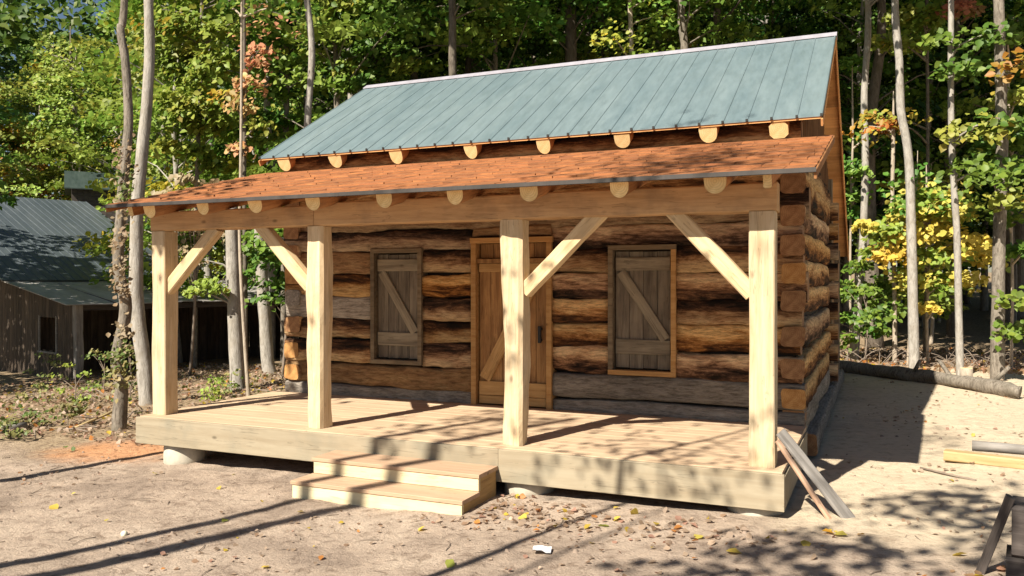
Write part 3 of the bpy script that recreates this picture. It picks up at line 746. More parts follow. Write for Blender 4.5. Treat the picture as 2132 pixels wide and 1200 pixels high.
o = mb.build('pale_pebble', [plain('pale stone', (.72, .72, .55))], loc=(2.175, -2.264, gfine(2.175, -2.264))); tag(o, 'single pale round pebble between the two long shadows', 'pebble')

# ------------------------------------------------------------------ the old barn
A = Vector((-9.235, 6.374)); d1 = Vector((.25, .968)).normalized(); d2 = Vector((-.968, .25)).normalized()
BG = -.78
barn = thing('old_barn', 'old grey board barn with slate blue metal roof and tin lean-to', 'barn', (A.x, A.y, BG))
BM = Matrix(((d1.x, d2.x, 0, 0), (d1.y, d2.y, 0, 0), (0, 0, 1, 0), (0, 0, 0, 1)))       # local: x along the eave, y into the barn
def bp(mb, name, mats, mw=None, parent=None):
    o = mb.build(name, mats, parent or barn)
    o.matrix_local = (BM @ mw if mw is not None else BM) if parent is None else (mw if mw is not None else Matrix.Identity(4)); return o
z = lambda q: q - BG
LE, ME, RG = z(.99), z(1.56), z(4.25)
EW, RW, ENDM, ENDL = 3.33, 9.8, 4.7, 6.2
mb = MB()
def roofslab(mb, x0, x1, ya, za, yb, zb, ribs):
    slab(mb, x0, x1, ya, za, yb, zb, .02)
    n = int((x1 - x0) / ribs)
    for i in range(n + 1):
        x = x0 + .02 + (x1 - x0 - .04) * i / n
        mb.add([(x - .02, ya, za + .001), (x, ya, za + .014), (x + .02, ya, za + .001), (x - .02, yb, zb + .001), (x, yb, zb + .014), (x + .02, yb, zb + .001)], [(0, 1, 4, 3), (1, 2, 5, 4)], 0)
roofslab(mb, -.4, ENDM, EW - .15, ME - .02, RW, RG, .22)
bro = bp(mb, 'roof', [M['barnroof']])
mb = MB(); roofslab(mb, -.4, ENDM, RW, RG, RW + 6.5, ME, .5); bp(mb, 'rear_slope', [M['barnroof']], None, parent=bro)
mb = MB()
r = random.Random(9); x = -.35
while x < ENDL:
    w = r.uniform(.5, .68); xe = min(x + w, ENDL)
    slab(mb, x, xe - .01, -.25 + r.uniform(-.06, .06), LE + r.uniform(-.01, .03), EW, ME - .05 + r.uniform(-.01, .02), .015, r.random()); x = xe
bp(mb, 'lean_to_roof', [M['tinlean']])
# end wall facing the clearing, with a window hole
mb = MB(); y = .12
while y < RW + 6.2:
    ye = y + r.uniform(.16, .24); yc = (y + ye) / 2
    top = LE + (ME - LE) * yc / EW - .06 if yc < EW else (ME + (RG - ME) * (yc - EW) / (RW - EW) - .1 if yc < RW else RG - (RG - ME) * (yc - RW) / 6.5 - .1)
    if 1.05 < yc < 1.95: segs = [(-.3, .62 + r.uniform(-.02, .02)), (1.42, top)]
    else: segs = [(-.3 + r.uniform(0, .06), top)]
    for a_, b_ in segs:
        if b_ > a_: mb.box((.0, y + .004, a_), (.03 + r.uniform(-.004, .004), ye - .004, b_), rnd=r.random())
    y = ye
bp(mb, 'end_wall', [M['oldwood']])
mb = MB(); mb.box((-.03, 1.0, .6), (-.002, 1.06, 1.46)); mb.box((-.03, 1.94, .6), (-.002, 2.0, 1.46)); mb.box((-.05, .98, .56), (.0, 2.02, .6)); bp(mb, 'window_frame', [M['greypole']])
mb = MB(); x = .1
while x < ENDL - .1:
    xe = min(x + r.uniform(.16, .24), ENDL - .1); mb.box((x + .004, 2.3, -.3), (xe - .004, 2.33, ME - .2), rnd=r.random()); x = xe
mb.box((ENDL - .1, .1, -.3), (ENDL - .06, 2.3, LE + .2))
bp(mb, 'lean_to_wall', [M['oldwood']])
mb = MB(); mb.box((ENDM - .3, EW, -.3), (ENDM - .26, RW + 6, ME)); y = EW
while y < RW + 6.2:
    ye = y + .3; yc = y + .15; top = ME + (RG - ME) * (yc - EW) / (RW - EW) - .1 if yc < RW else RG - (RG - ME) * (yc - RW) / 6.5 - .1
    mb.box((ENDM - .26, y, -.3), (ENDM - .23, ye - .004, top), rnd=r.random()); y = ye
bp(mb, 'far_wall', [M['oldwood']])
for x in (.05, 2.1, 4.1, 6.05):
    mb = MB(); mm = stick(mb, (x, .05, -.3), (x, .05, LE - .03), .17, .17, amp=.012, seg=.12, up=(0, 1, 0)); bp(mb, 'post', [M['greypole'] if x < 1 else M['darkgrey']] * 2, mm)
mb = MB(); mb.box((0, -.02, LE - .16), (ENDL - .05, .10, LE - .03)); bp(mb, 'lean_to_beam', [M['darkgrey']])
# tall dark shed behind
p = W(150, 500, 32.0); sh = thing('tall_shed', 'tall dark shed with green roof standing behind the old barn', 'shed', (p.x, p.y, gz(p.x, p.y)))
SM = Matrix.Rotation(math.radians(52), 4, 'Z')
zt = W(150, 388, 32).z - sh.location.z; zr = W(150, 355, 33).z - sh.location.z
def shp(mb, name, mats):
    o = mb.build(name, mats, sh); o.matrix_local = SM; return o
mb = MB(); x = 0
while x < 3.2: mb.box((x + .003, 0, -.2), (x + .197, .03, zt), rnd=r.random()); x += .2
mb.box((0, .03, -.2), (.03, 2.4, zt)); mb.box((3.17, .03, -.2), (3.2, 2.4, zt)); mb.box((0.03, 2.37, -.2), (3.17, 2.4, zt))
mb.add([(0.0, .0, zt), (0.0, 2.4, zt), (0.0, 1.2, zr - .04), (.03, .0, zt), (.03, 2.4, zt), (.03, 1.2, zr - .04)], [(0, 1, 2), (5, 4, 3)], 0)
shp(mb, 'wall', [M['darkgrey']])
mb = MB(); slab(mb, -.25, 3.5, -.25, zt - .06, 1.2, zr, .04); slab(mb, -.25, 3.5, 1.2, zr, 2.65, zt - .06, .04); shp(mb, 'roof', [M['shedroof']])

# ------------------------------------------------------------------ foliage
G1, G2, G3 = (.07, .16, .022), (.155, .255, .034), (.26, .345, .058)
PAL = {
    'green': [(G1, .45), (G2, .4), (G3, .15)],
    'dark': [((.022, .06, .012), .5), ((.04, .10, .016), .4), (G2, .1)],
    'yellowgreen': [(G2, .25), (G3, .45), ((.33, .35, .06), .22), ((.42, .28, .03), .06)],
    'yellow': [((.68, .52, .10), .5), ((.56, .48, .10), .3), ((.36, .40, .08), .17), ((.62, .34, .04), .05)],
    'orange': [((.44, .17, .03), .35), ((.36, .24, .03), .3), (G3, .25), ((.42, .10, .03), .1)],
    'red': [((.50, .20, .13), .5), ((.52, .28, .14), .3), ((.26, .24, .07), .2)],
    'dry': [((.36, .29, .18), .6), ((.27, .19, .11), .4)],
    'weed': [((.10, .16, .035), .4), ((.19, .22, .06), .3), ((.32, .26, .11), .3)],
    'pale': [((.40, .30, .215), .34), ((.45, .345, .26), .22), ((.30, .20, .13), .24), ((.44, .26, .19), .1), ((.52, .39, .06), .05), ((.5, .22, .06), .05)],
    'litter': [((.36, .24, .14), .30), ((.26, .165, .09), .22), ((.46, .36, .25), .26), ((.5, .28, .18), .10), ((.58, .42, .04), .06), ((.55, .22, .05), .05), ((.45, .45, .06), .01)],
}
def pick(rng, pal, n):
    cols = np.array([c for c, _ in PAL[pal]]); w = np.array([q for _, q in PAL[pal]]); w = w / w.sum()
    return cols[rng.choice(len(cols), n, p=w)]
def leaf_arrays(rng, C, Nn, size, tint):
    n = len(C)
    Nn = Nn / np.linalg.norm(Nn, axis=1, keepdims=True)
    T = rng.normal(size=(n, 3)); T[:, 2] -= .35
    T -= Nn * (T * Nn).sum(1, keepdims=True); T /= np.linalg.norm(T, axis=1, keepdims=True)
    B = np.cross(Nn, T); s = size[:, None]
    v = np.stack([C - T * s * .5, C - T * s * .22 + B * s * .36 + Nn * s * .08, C + T * s * .10 + B * s * .44 + Nn * s * .12,
                  C + T * s * .62 - Nn * s * .08, C + T * s * .10 - B * s * .44 + Nn * s * .12, C - T * s * .22 - B * s * .36 + Nn * s * .08], 1).reshape(-1, 3)
    return v, np.repeat(tint, 6, 0)
def leaf_mesh(name, chunks):
    v = np.concatenate([c[0] for c in chunks]); t = np.concatenate([c[1] for c in chunks]); n = len(v) // 6
    base = np.arange(n)[:, None] * 6
    quads = np.concatenate([base + np.array([0, 1, 2, 3]), base + np.array([0, 3, 4, 5])], 1).reshape(-1)
    me = bpy.data.meshes.new(name)
    me.vertices.add(len(v)); me.vertices.foreach_set('co', v.astype(np.float32).ravel())
    me.loops.add(len(quads)); me.loops.foreach_set('vertex_index', quads.astype(np.int32))
    me.polygons.add(2 * n); me.polygons.foreach_set('loop_start', np.arange(2 * n, dtype=np.int32) * 4)
    me.update(calc_edges=True)
    a = me.attributes.new('tint', 'FLOAT_COLOR', 'POINT'); a.data.foreach_set('color', np.concatenate([t, np.ones((len(t), 1))], 1).astype(np.float32).ravel())
    me.materials.append(M['leaf']); me.validate()
    return me
def spray(rng, c, out, rad, n, pal, lsize, flat=.22, droop=.25):
    """a fan of leaves round the end of a limb"""
    a = rng.uniform(0, 2 * PI, n); rr = rad * np.sqrt(rng.uniform(0, 1, n)) * rng.uniform(.75, 1.15, n)
    P = np.stack([np.cos(a) * rr, np.sin(a) * rr, rng.normal(0, flat * rad, n) - droop * rr * rr / rad], 1) + np.array(c)
    Nn = rng.normal(0, .42, (n, 3)) + np.array([out[0] * .3 + SD[0] * .6, out[1] * .3 + SD[1] * .6, .72])
    col = pick(rng, pal, n); main = pick(rng, pal, 1)[0]
    k = rng.uniform(.35, .75); col = col * (1 - k) + main * k
    col *= rng.uniform(.8, 1.2, (n, 1))
    return leaf_arrays(rng, P, Nn, lsize * rng.uniform(.65, 1.25, n), col)
def crown_data(seed, H0, H1, R, ns, nl, pal, ls, rad=(.45, .95), inner=.1, top=.35, flat=.18):
    """sprays through the crown's volume + the limbs that carry them (local coordinates, trunk at the origin)"""
    rng = np.random.default_rng(seed); ch = []; limbs = []
    for i in range(ns):
        t = rng.uniform(0, 1); h = H0 + (H1 - H0) * t
        prof = min(1, (.45 + 1.6 * t)) * (1 - (1 - top) * max(0, (t - .45) / .55) ** 1.3)
        a = rng.uniform(0, 2 * PI); r = R * prof * math.sqrt(rng.uniform(inner, 1))
        c = (math.cos(a) * r, math.sin(a) * r, h)
        pl = pal if isinstance(pal, str) else pal[int(rng.choice(len(pal)))]
        ch.append(spray(rng, c, (math.cos(a), math.sin(a)), rng.uniform(*rad), int(nl * rng.uniform(.6, 1.3)), pl, ls, flat=flat))
        if rng.uniform() < .55: limbs.append((c, h - r * rng.uniform(.25, .6)))
    return ch, limbs
def trunk_mesh(mb, pts, rad, limbs=(), sides=10, sub=4, limb_r=.028, base=None):
    tube(mb, pts, rad, sides, sub=sub, rough=.12)
    P = [Vector(p) for p in pts]
    def at(h):
        for a_, b_ in zip(P, P[1:]):
            if a_.z <= h <= b_.z: return a_.lerp(b_, (h - a_.z) / max(1e-6, b_.z - a_.z))
        return P[0] if h < P[0].z else P[-1]
    for c, h in limbs:
        c = Vector(c); s_ = at(max(P[0].z + .5, h)); mid = s_.lerp(c, .5) + Vector((0, 0, .08 * (c - s_).length)) + Vector((random.uniform(-.1, .1), random.uniform(-.1, .1), 0))
        tube(mb, [s_, mid, c], [limb_r, limb_r * .65, limb_r * .3], 5, sub=2, cap=False)
def tree_thing(name, label, cat, loc, tm, cm, rot=0.0, scale=1.0, group=None):
    r_ = thing(name, label, cat, loc, group); r_.rotation_euler = (0, 0, rot); r_.scale = (scale,) * 3
    a_ = bpy.data.objects.new('trunk', tm); COL.objects.link(a_); a_.parent = r_
    if cm:
        b_ = bpy.data.objects.new('crown', cm); COL.objects.link(b_); b_.parent = r_
    return r_
def mesh_of(mb, name, mats):
    o = mb.build(name, mats); me = o.data; bpy.data.objects.remove(o); return me

# ---- trees with a trunk one can follow in the photo
def photo_tree(name, label, cat, uvs, d, wpx, mt, pal=None, crown=None, seed=1, extra=(), group=None, H=None, lean_top=0.0, sides=12, flare=1.25):
    """uvs: trunk from base upwards; d: distance; wpx: trunk width in the photo"""
    p0 = W(*uvs[0], d); g = gz(p0.x, p0.y); loc = Vector((p0.x, p0.y, g))
    pts = [W(u, v, d + .02 * i) - loc for i, (u, v) in enumerate(uvs)]; pts[0].z = -.15
    r0 = wpx / F * d / 2; rad = [r0 * flare] + [r0 * (1 - .05 * i) for i in range(1, len(pts))]
    pts.insert(1, pts[0].lerp(pts[1], .12)); rad.insert(1, r0 * 1.05)
    last = pts[-1] - pts[-2]; Hh = H or 13.0
    if pts[-1].z < Hh:
        k = (Hh - pts[-1].z); dirn = Vector((last.x, last.y, abs(last.z))).normalized(); q_ = Vector((dirn.x * .4, dirn.y * .4, 1)).normalized()
        pts.append(pts[-1] + q_ * k * .5); rad.append(rad[-1] * .7); pts.append(pts[-1] + q_ * k * .5); rad.append(rad[-1] * .3)
    limbs = []; cm = None
    if crown or extra:
        ch, limbs0 = crown_data(seed, *crown) if crown else ([], [])
        top = lambda h: next((a_.lerp(b_, (h - a_.z) / max(1e-6, b_.z - a_.z)) for a_, b_ in zip(pts, pts[1:]) if a_.z <= h <= b_.z), pts[-1])
        ch2 = []
        for (vv, tt) in ch:
            o_ = top(float(vv[:, 2].mean())); ch2.append((vv + np.array([o_.x, o_.y, 0]), tt))
        limbs = [((c[0] + top(c[2]).x, c[1] + top(c[2]).y, c[2]), h) for c, h in limbs0]
        for (u, v, dd, rad_, n_, pl, ls) in extra:
            rng = np.random.default_rng(seed * 77 + int(u)); c = W(u, v, dd) - loc
            ch2.append(spray(rng, c, (0, -1), rad_, n_, pl, ls)); limbs.append((tuple(c), c.z - .3))
        cm = leaf_mesh(name + '_crown', ch2)
    mb = MB(); trunk_mesh(mb, pts, rad, limbs, sides, 5)
    return tree_thing(name, label, cat, loc, mesh_of(mb, 'trunk', [mt]), cm, group=group)
HI = (13.5, 17, 1.6, 8, 40, 'green', .15)
DENSE = (8.8, 17, 3.4, 95, 62, 'green', .18)
photo_tree('tree', 'vine covered crooked trunk at the left corner of the porch', 'tree', [(246, 888), (252, 800), (244, 745), (262, 640), (247, 560), (250, 470), (262, 330), (268, 250), (262, 130), (252, 60), (262, -40)], 11.7, 29, M['barkbrown'], crown=HI, seed=21, H=17)
vine = bpy.data.objects['tree']
photo_tree('tree', 'pale grey smooth trunk leaning right behind the left porch post', 'tree', [(308, 835), (300, 760), (285, 640), (284, 540), (286, 430), (296, 320), (306, 220), (312, 110), (310, 0), (312, -60)], 14.5, 32, M['barkpale'], crown=(13.5, 17, 1.6, 8, 40, 'yellowgreen', .15), seed=22, H=17)
photo_tree('tree', 'thick grey trunk seen between the two left porch posts', 'tree', [(496, 806), (490, 700), (486, 600), (483, 480), (482, 430)], 16.4, 31, M['barkpale'], seed=23, H=3.2, extra=((432, 590, 16.2, .34, 110, 'yellowgreen', .10), (402, 606, 16.1, .22, 50, 'yellowgreen', .10), (455, 600, 16.1, .2, 46, 'yellowgreen', .09), (415, 540, 16.3, .2, 26, 'dry', .08)))
photo_tree('sapling', 'thin pale pole sapling beside the thick trunk between left posts', 'sapling', [(519, 828), (510, 720), (503, 600), (499, 480), (502, 330)], 14.8, 8, M['barktan'], crown=(6.5, 8.5, .9, 6, 36, 'yellowgreen', .12), seed=24, H=9.5)
photo_tree('tree', 'grey trunk with flared base close to the cabin left wall', 'tree', [(563, 770), (556, 740), (550, 640), (543, 540), (538, 420)], 19.6, 28, M['barkpale'], seed=25, H=4.0, flare=1.7)
photo_tree('tree', 'pale grey trunk rising behind the left slope of the main roof', 'tree', [(636, 700), (640, 420), (640, 265), (650, 110), (640, 0), (636, -60)], 17.2, 16, M['barkpale'], crown=(12, 16, 1.8, 10, 45, 'green', .15), seed=26, H=16)
photo_tree('tree', 'dark straight trunk rising behind the middle of the ridge', 'tree', [(946, 700), (945, 300), (943, 150), (942, 0), (940, -60)], 20.0, 18, M['barkdark'], crown=DENSE, seed=27, H=16)
photo_tree('sapling', 'slender sapling with salmon red leaves above the porch roof', 'sapling', [(512, 760), (509, 350), (510, 200), (508, 0), (506, -60)], 18.2, 9, M['barkdark'], crown=(7.0, 9.5, .7, 6, 30, 'red', .11), seed=28, H=10, extra=((520, 170, 18, .42, 90, 'red', .13), (535, 130, 17.9, .3, 50, 'red', .13), (500, 215, 17.8, .38, 80, 'red', .13), (545, 100, 18, .3, 40, 'red', .13), (470, 195, 18.2, .35, 60, 'orange', .13), (545, 255, 17.9, .35, 50, 'orange', .13), (500, 305, 18, .3, 40, 'red', .13)))
photo_tree('tree', 'pale pinkish slim trunk just right of the cabin gable', 'tree', [(1777, 755), (1785, 650), (1797, 500), (1802, 330), (1800, 200), (1808, 60), (1806, -60)], 19.5, 17, M['barkpale'], crown=DENSE, H=16, seed=29)
photo_tree('tree', 'pale wavy trunk standing left of the yellow leaved bush', 'tree', [(1904, 780), (1901, 650), (1898, 500), (1892, 330), (1876, 230), (1873, 130), (1866, 50), (1862, -60)], 17.0, 21, M['barkpale'], crown=DENSE, H=16, seed=30)
photo_tree('tree', 'slim pale trunk right of the yellow leaved bush', 'tree', [(1999, 797), (1996, 650), (1992, 480), (1984, 350), (1980, 180), (1982, -60)], 15.6, 15, M['barkpale'], crown=(8.2, 16, 3.2, 85, 62, 'green', .18), H=15, seed=31,
           extra=((2045, 75, 15.2, .5, 80, 'green', .14), (2000, 140, 15.3, .45, 70, 'green', .14), (2030, 265, 15.2, .6, 110, 'yellowgreen', .14), (2080, 250, 15.0, .5, 80, 'green', .14), (1960, 80, 15.6, .35, 40, 'green', .14), (2020, 345, 15.3, .45, 60, 'green', .14), (2075, 340, 15.2, .4, 60, 'green', .14)))
photo_tree('tree', 'mottled thicker trunk near the right edge behind the fallen log', 'tree', [(2076, 802), (2078, 650), (2080, 520), (2086, 330), (2084, 180), (2080, -60)], 15.1, 27, M['barkbrown'], crown=(8.2, 16, 3.2, 85, 62, 'green', .18), H=15, seed=32, extra=((2100, 410, 14.6, .5, 80, 'yellowgreen', .14), (2070, 365, 14.5, .5, 80, 'green', .14), (2125, 130, 14.6, .5, 70, 'orange', .14), (2110, 690, 14.7, .4, 50, 'green', .13), (2120, 620, 14.5, .4, 60, 'green', .13)))
photo_tree('sapling', 'thin brown sapling between the pink trunk and the wavy trunk', 'sapling', [(1863, 770), (1862, 600), (1858, 450), (1860, 300)], 18.2, 9, M['barktan'], crown=(4.8, 5.8, .7, 4, 34, 'orange', .12), seed=33, H=6)
photo_tree('sapling', 'very thin leaning sapling touching the pale wavy trunk', 'sapling', [(1888, 772), (1897, 640), (1905, 520)], 17.6, 5, M['barktan'], crown=(3.4, 4.6, .5, 6, 30, 'green', .12), seed=34, H=4.6)
photo_tree('tree', 'pale trunk behind the ridge with yellow green leaves round it', 'tree', [(1318, 600), (1317, 200), (1315, 100), (1312, 0), (1310, -60)], 21, 11, M['barktan'], crown=(5.6, 9.5, 1.3, 16, 50, 'yellowgreen', .14), seed=35, H=12)
photo_tree('tree', 'grey trunk behind the right half of the ridge', 'tree', [(1428, 600), (1427, 150), (1420, 50), (1418, -60)], 22, 18, M['barkbrown'], crown=DENSE, seed=36, H=16)
photo_tree('tree', 'very dark broad trunk half hidden behind the centre of the ridge', 'tree', [(1192, 600), (1190, 140), (1186, -60)], 24, 26, M['barkdark'], crown=DENSE, seed=37, H=16)
photo_tree('tree', 'grey trunk rising beyond the old barn roof', 'tree', [(170, 600), (168, 350), (158, 270), (150, 150)], 38, 9, M['barkbrown'], crown=(6, 13, 3, 50, 60, 'yellowgreen', .17), seed=38, H=14)
# ivy and dead vines on the left trunk
rng = np.random.default_rng(5); ch = []
for (u, v, rd, n_, pl) in ((250, 770, .22, 90, 'weed'), (258, 700, .2, 40, 'dry'), (252, 740, .2, 60, 'weed'), (250, 600, .14, 40, 'dry'), (248, 560, .14, 45, 'dry'), (250, 500, .15, 40, 'dry'), (256, 430, .16, 40, 'dry'), (258, 390, .18, 50, 'weed'), (262, 350, .18, 40, 'dry'), (255, 310, .14, 26, 'dry')):
    ch.append(spray(rng, W(u, v, 11.55) - vine.location, (0, -1), rd, n_, pl, .07, flat=.7, droop=0))
iv = bpy.data.objects.new('ivy', leaf_mesh('ivy', ch)); COL.objects.link(iv); iv.parent = vine

# ---- bushes and low plants that stand alone
def bush(name, label, cat, u, v, d, H, R, ns, nl, pal, ls, seed, lift=.15, group=None, rad=(.25, .45)):
    p = W(u, v, d); loc = Vector((p.x, p.y, gz(p.x, p.y)))
    ch, limbs = crown_data(seed, lift * H, H, R, ns, nl, pal, ls, rad=rad, top=.5)
    mb = MB()
    tube(mb, [(0, 0, -.05), (.03 * H, .01 * H, H * .45), (0, .02 * H, H * .85)], [.007 * H + .006, .005 * H + .004, .003], 6, sub=4)
    for c, h in limbs[:12]: tube(mb, [(0.02 * H, .01 * H, c[2] * .55), (c[0] * .5, c[1] * .5, c[2] * .85), c], [.009, .006, .003], 5, sub=2, cap=False)
    r_ = thing(name, label, cat, loc, group)
    for nm, me in (('stem', mesh_of(mb, 'stem', [M['twig']])), ('foliage', leaf_mesh(name, ch))):
        o = bpy.data.objects.new(nm, me); COL.objects.link(o); o.parent = r_
    return r_
photo_tree('young_maple', 'bright yellow leaved young maple between the pale trunks at right', 'tree', [(1932, 784), (1930, 650), (1936, 500), (1930, 400)], 18.0, 6, M['barktan'], crown=(2.2, 3.9, 1.3, 12, 50, ['yellow', 'yellowgreen'], .14), seed=41, H=4.4, extra=tuple(
    (u, v, 17.55 + .12 * (i % 4), r_, int(150 * r_ / .45), 'yellow' if i % 5 else 'yellowgreen', .125) for i, (u, v, r_) in enumerate(((1925, 402, .30), (1955, 425, .36), (1885, 445, .38), (1920, 450, .4), (1995, 445, .34), (1840, 478, .40), (1895, 488, .5), (1965, 480, .42), (1800, 470, .25), (1860, 530, .45), (1925, 535, .5), (1985, 520, .45), (2035, 528, .42), (2065, 540, .3), (1905, 580, .48), (1960, 585, .5), (2010, 580, .4), (1930, 640, .26), (2030, 500, .3)))))
def sprays(lst, d, pl, ls=.15, dens=150):
    return tuple((u, v, d + .35 * math.sin(u * .7 + v), r_, int(dens * r_ / .45), pl if (u + v) % 7 else 'yellowgreen', ls) for u, v, r_ in lst)
photo_tree('tree', 'sunlit yellow green tree with drooping boughs above the left porch roof', 'tree', [(405, 700), (408, 450), (415, 250), (420, 100)], 21.5, 10, M['barkbrown'], crown=(8.6, 11, 1.8, 14, 50, 'yellowgreen', .16), seed=51, H=11,
           extra=sprays(((355, 118, .55), (405, 108, .6), (450, 118, .6), (372, 150, .5), (430, 150, .55), (352, 205, .4), (400, 215, .6), (445, 222, .6), (375, 245, .55), (425, 262, .5), (465, 250, .4), (345, 60, .5), (400, 40, .55), (460, 60, .5), (350, 300, .4), (410, 310, .4), (440, 340, .35)), 21.2, 'yellowgreen', .16))
photo_tree('tree', 'bright green leafy tree beside the pale trunk at the roof left slope', 'tree', [(590, 700), (592, 400), (598, 200), (600, 80)], 22.5, 12, M['barkbrown'], crown=(8.8, 12, 2.0, 16, 50, 'green', .16), seed=52, H=12,
           extra=sprays(((545, 30, .5), (590, 20, .6), (580, 75, .5), (560, 130, .5), (600, 130, .4), (575, 190, .45), (605, 250, .35), (560, 240, .4), (690, 25, .55), (670, 70, .5), (550, 290, .4)), 22, 'green', .16))
photo_tree('tree', 'large leaved bright green tree just above the left end of the ridge', 'tree', [(770, 700), (772, 400), (775, 150), (780, 50)], 22.0, 11, M['barkdark'], crown=(8.8, 12, 2.0, 16, 50, 'green', .16), seed=53, H=12,
           extra=sprays(((720, 15, .55), (770, 20, .6), (745, 65, .5), (800, 55, .5), (770, 100, .45), (825, 100, .5), (735, 140, .5), (790, 145, .45), (845, 135, .4), (715, 175, .4), (760, 170, .35), (860, 30, .5), (990, 30, .5), (1030, 60, .45), (1000, 100, .4), (1060, 20, .5)), 21.6, 'green', .17))
photo_tree('understory_tree', 'small tree with green sprays close to the right gable edge', 'tree', [(1772, 765), (1770, 600), (1772, 420), (1776, 300)], 20.3, 5, M['barktan'], seed=54, H=5.4,
           extra=sprays(((1775, 130, .3), (1768, 345, .4), (1790, 360, .3), (1782, 405, .36), (1770, 440, .34), (1795, 285, .2), (1780, 600, .3), (1800, 645, .28), (1775, 660, .3), (1812, 690, .25)), 20, 'green', .13))
photo_tree('tree', 'tall thin tree with yellow and orange tips at the top right', 'tree', [(1925, 770), (1930, 500), (1932, 250), (1930, 0)], 19.0, 7, M['barkdark'], seed=55, H=9.5,
           extra=sprays(((1880, 30, .4), (1920, 45, .42), (1850, 85, .35), (1900, 90, .38), (1945, 20, .3)), 18.6, 'yellowgreen', .14) + sprays(((1992, 12, .34), (2020, 20, .3), (1965, 28, .25)), 18.4, 'red', .13) + sprays(((1815, 240, .22), (1850, 262, .26)), 18.6, 'orange', .12))
photo_tree('understory_tree', 'understory tree with wide level green boughs near the right edge', 'tree', [(2105, 790), (2108, 600), (2104, 400), (2100, 200)], 16.6, 6, M['barktan'], seed=56, H=7,
           extra=sprays(((2085, 80, .4), (2115, 60, .4), (2060, 130, .35), (2110, 200, .4), (2120, 275, .42), (2095, 300, .4), (2060, 305, .35), (2110, 345, .4), (2125, 420, .35), (2090, 455, .3), (2120, 520, .3), (2128, 680, .25)), 16.3, 'green', .135))
bush('bush', 'green shrub beside the gable at the foot of the pale pink trunk', 'bush', 1800, 760, 19.0, 2.3, 1.0, 26, 45, 'green', .12, 42)
bush('bush', 'leafy green shrub left of the cabin wall behind the flared trunk', 'bush', 588, 780, 18.5, 4.4, 1.1, 34, 50, 'green', .14, 44, lift=.4)
for i, (u, v, d, h, lb, pl) in enumerate(((60, 905, 12.2, .3, 'low bright green weeds at the left picture edge', 'weed'), (140, 900, 12.2, .34, 'green weeds in front of the vine covered trunk', 'weed'), (20, 930, 11.2, .28, 'ground hugging green weeds nearest the left edge', 'weed'), (70, 815, 15.5, .3, 'small weeds below the barn window', 'weed'), (155, 835, 14.6, .75, 'yellow green weed in front of the barn corner post', 'yellowgreen'), (215, 800, 16.5, .9, 'green bush under the barn lean-to eave', 'weed'), (98, 790, 17.8, .75, 'weeds growing against the barn end wall', 'weed'), (270, 790, 15.5, .9, 'shrubby green growth behind the vine covered trunk', 'weed'), (440, 820, 14.5, .5, 'pale weeds beyond the left end of the deck', 'yellowgreen'), (480, 815, 15.6, .45, 'weeds round the foot of the thick grey trunk', 'weed'))):
    bush('weed', lb, 'weed', u, v, d, h, .26 + .25 * h, 9, 15, pl, .06, 60 + i, lift=.1, rad=(.1, .2), group='weeds on the left')
bush('bush', 'branch of dry brown leaves rising above the left end of the porch roof', 'bush', 395, 700, 19.5, 4.7, .9, 18, 40, ['dry', 'dry', 'green'], .15, 47, lift=.62)
# ---- the forest behind
def proto(seed, H0, H1, R, ns, nl, pal, ls, mt, r0):
    ch, limbs = crown_data(seed, H0, H1, R, int(ns * .8), int(nl * 1.45), pal, ls, rad=(.5, 1.0), flat=.14)
    cm = leaf_mesh('crown', ch); rr = random.Random(seed); pts = [Vector((0, 0, -.2))]; rad = [r0 * 1.3]
    for k in range(1, 7): pts.append(Vector((rr.uniform(-.15, .15), rr.uniform(-.15, .15), H1 * k / 6.2))); rad.append(r0 * (1 - .13 * k))
    mb = MB(); trunk_mesh(mb, pts, rad, limbs, 9, 3, .03); return mesh_of(mb, 'trunk', [mt]), cm
KIND = {
    'green': ('dense green leaved tree in the forest behind the clearing', [proto(101, 2.5, 13, 2.9, 80, 62, 'green', .17, M['barkbrown'], .13), proto(102, 4.0, 15, 3.1, 84, 62, ['green', 'green', 'yellowgreen'], .17, M['barkpale'], .15), proto(107, 5.5, 16, 3.2, 84, 60, ['green', 'dark'], .17, M['barkpale'], .17)]),
    'yellowgreen': ('sunlit yellow green tree in the forest behind the clearing', [proto(103, 2.0, 12, 2.8, 84, 62, 'yellowgreen', .165, M['barkpale'], .12), proto(104, 3.0, 14, 3.0, 84, 62, ['yellowgreen', 'yellowgreen', 'green'], .17, M['barktan'], .13)]),
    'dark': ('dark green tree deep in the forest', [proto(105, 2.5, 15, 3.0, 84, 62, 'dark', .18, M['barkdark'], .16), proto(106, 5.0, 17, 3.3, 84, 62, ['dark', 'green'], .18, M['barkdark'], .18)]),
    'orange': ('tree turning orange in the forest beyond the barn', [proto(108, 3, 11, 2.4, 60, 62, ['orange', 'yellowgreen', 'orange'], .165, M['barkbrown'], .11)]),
    'under': ('small understory tree with layered green leaves in the forest shade', [proto(109, 1.0, 5.2, 1.7, 34, 58, ['green', 'yellowgreen'], .15, M['barktan'], .05), proto(110, 1.4, 6.5, 1.9, 36, 58, 'green', .15, M['barktan'], .06)]),
}
fr = random.Random(42); placed = []
def forest(kind, u, d, sc_=1.0):
    p = W(u, 600, d)
    if any((p.x - a_) ** 2 + (p.y - b_) ** 2 < q_ * q_ for a_, b_, q_ in placed): return False
    lb, protos = KIND[kind]; tm, cm = protos[fr.randrange(len(protos))]
    tree_thing('forest_tree' if kind != 'under' else 'understory_tree', lb, 'tree', (p.x, p.y, gz(p.x, p.y)), tm, cm, fr.uniform(0, 6.28), sc_ * fr.uniform(.88, 1.12), KINDG[kind])
    placed.append((p.x, p.y, 1.5 if kind == 'under' else 2.0)); return True
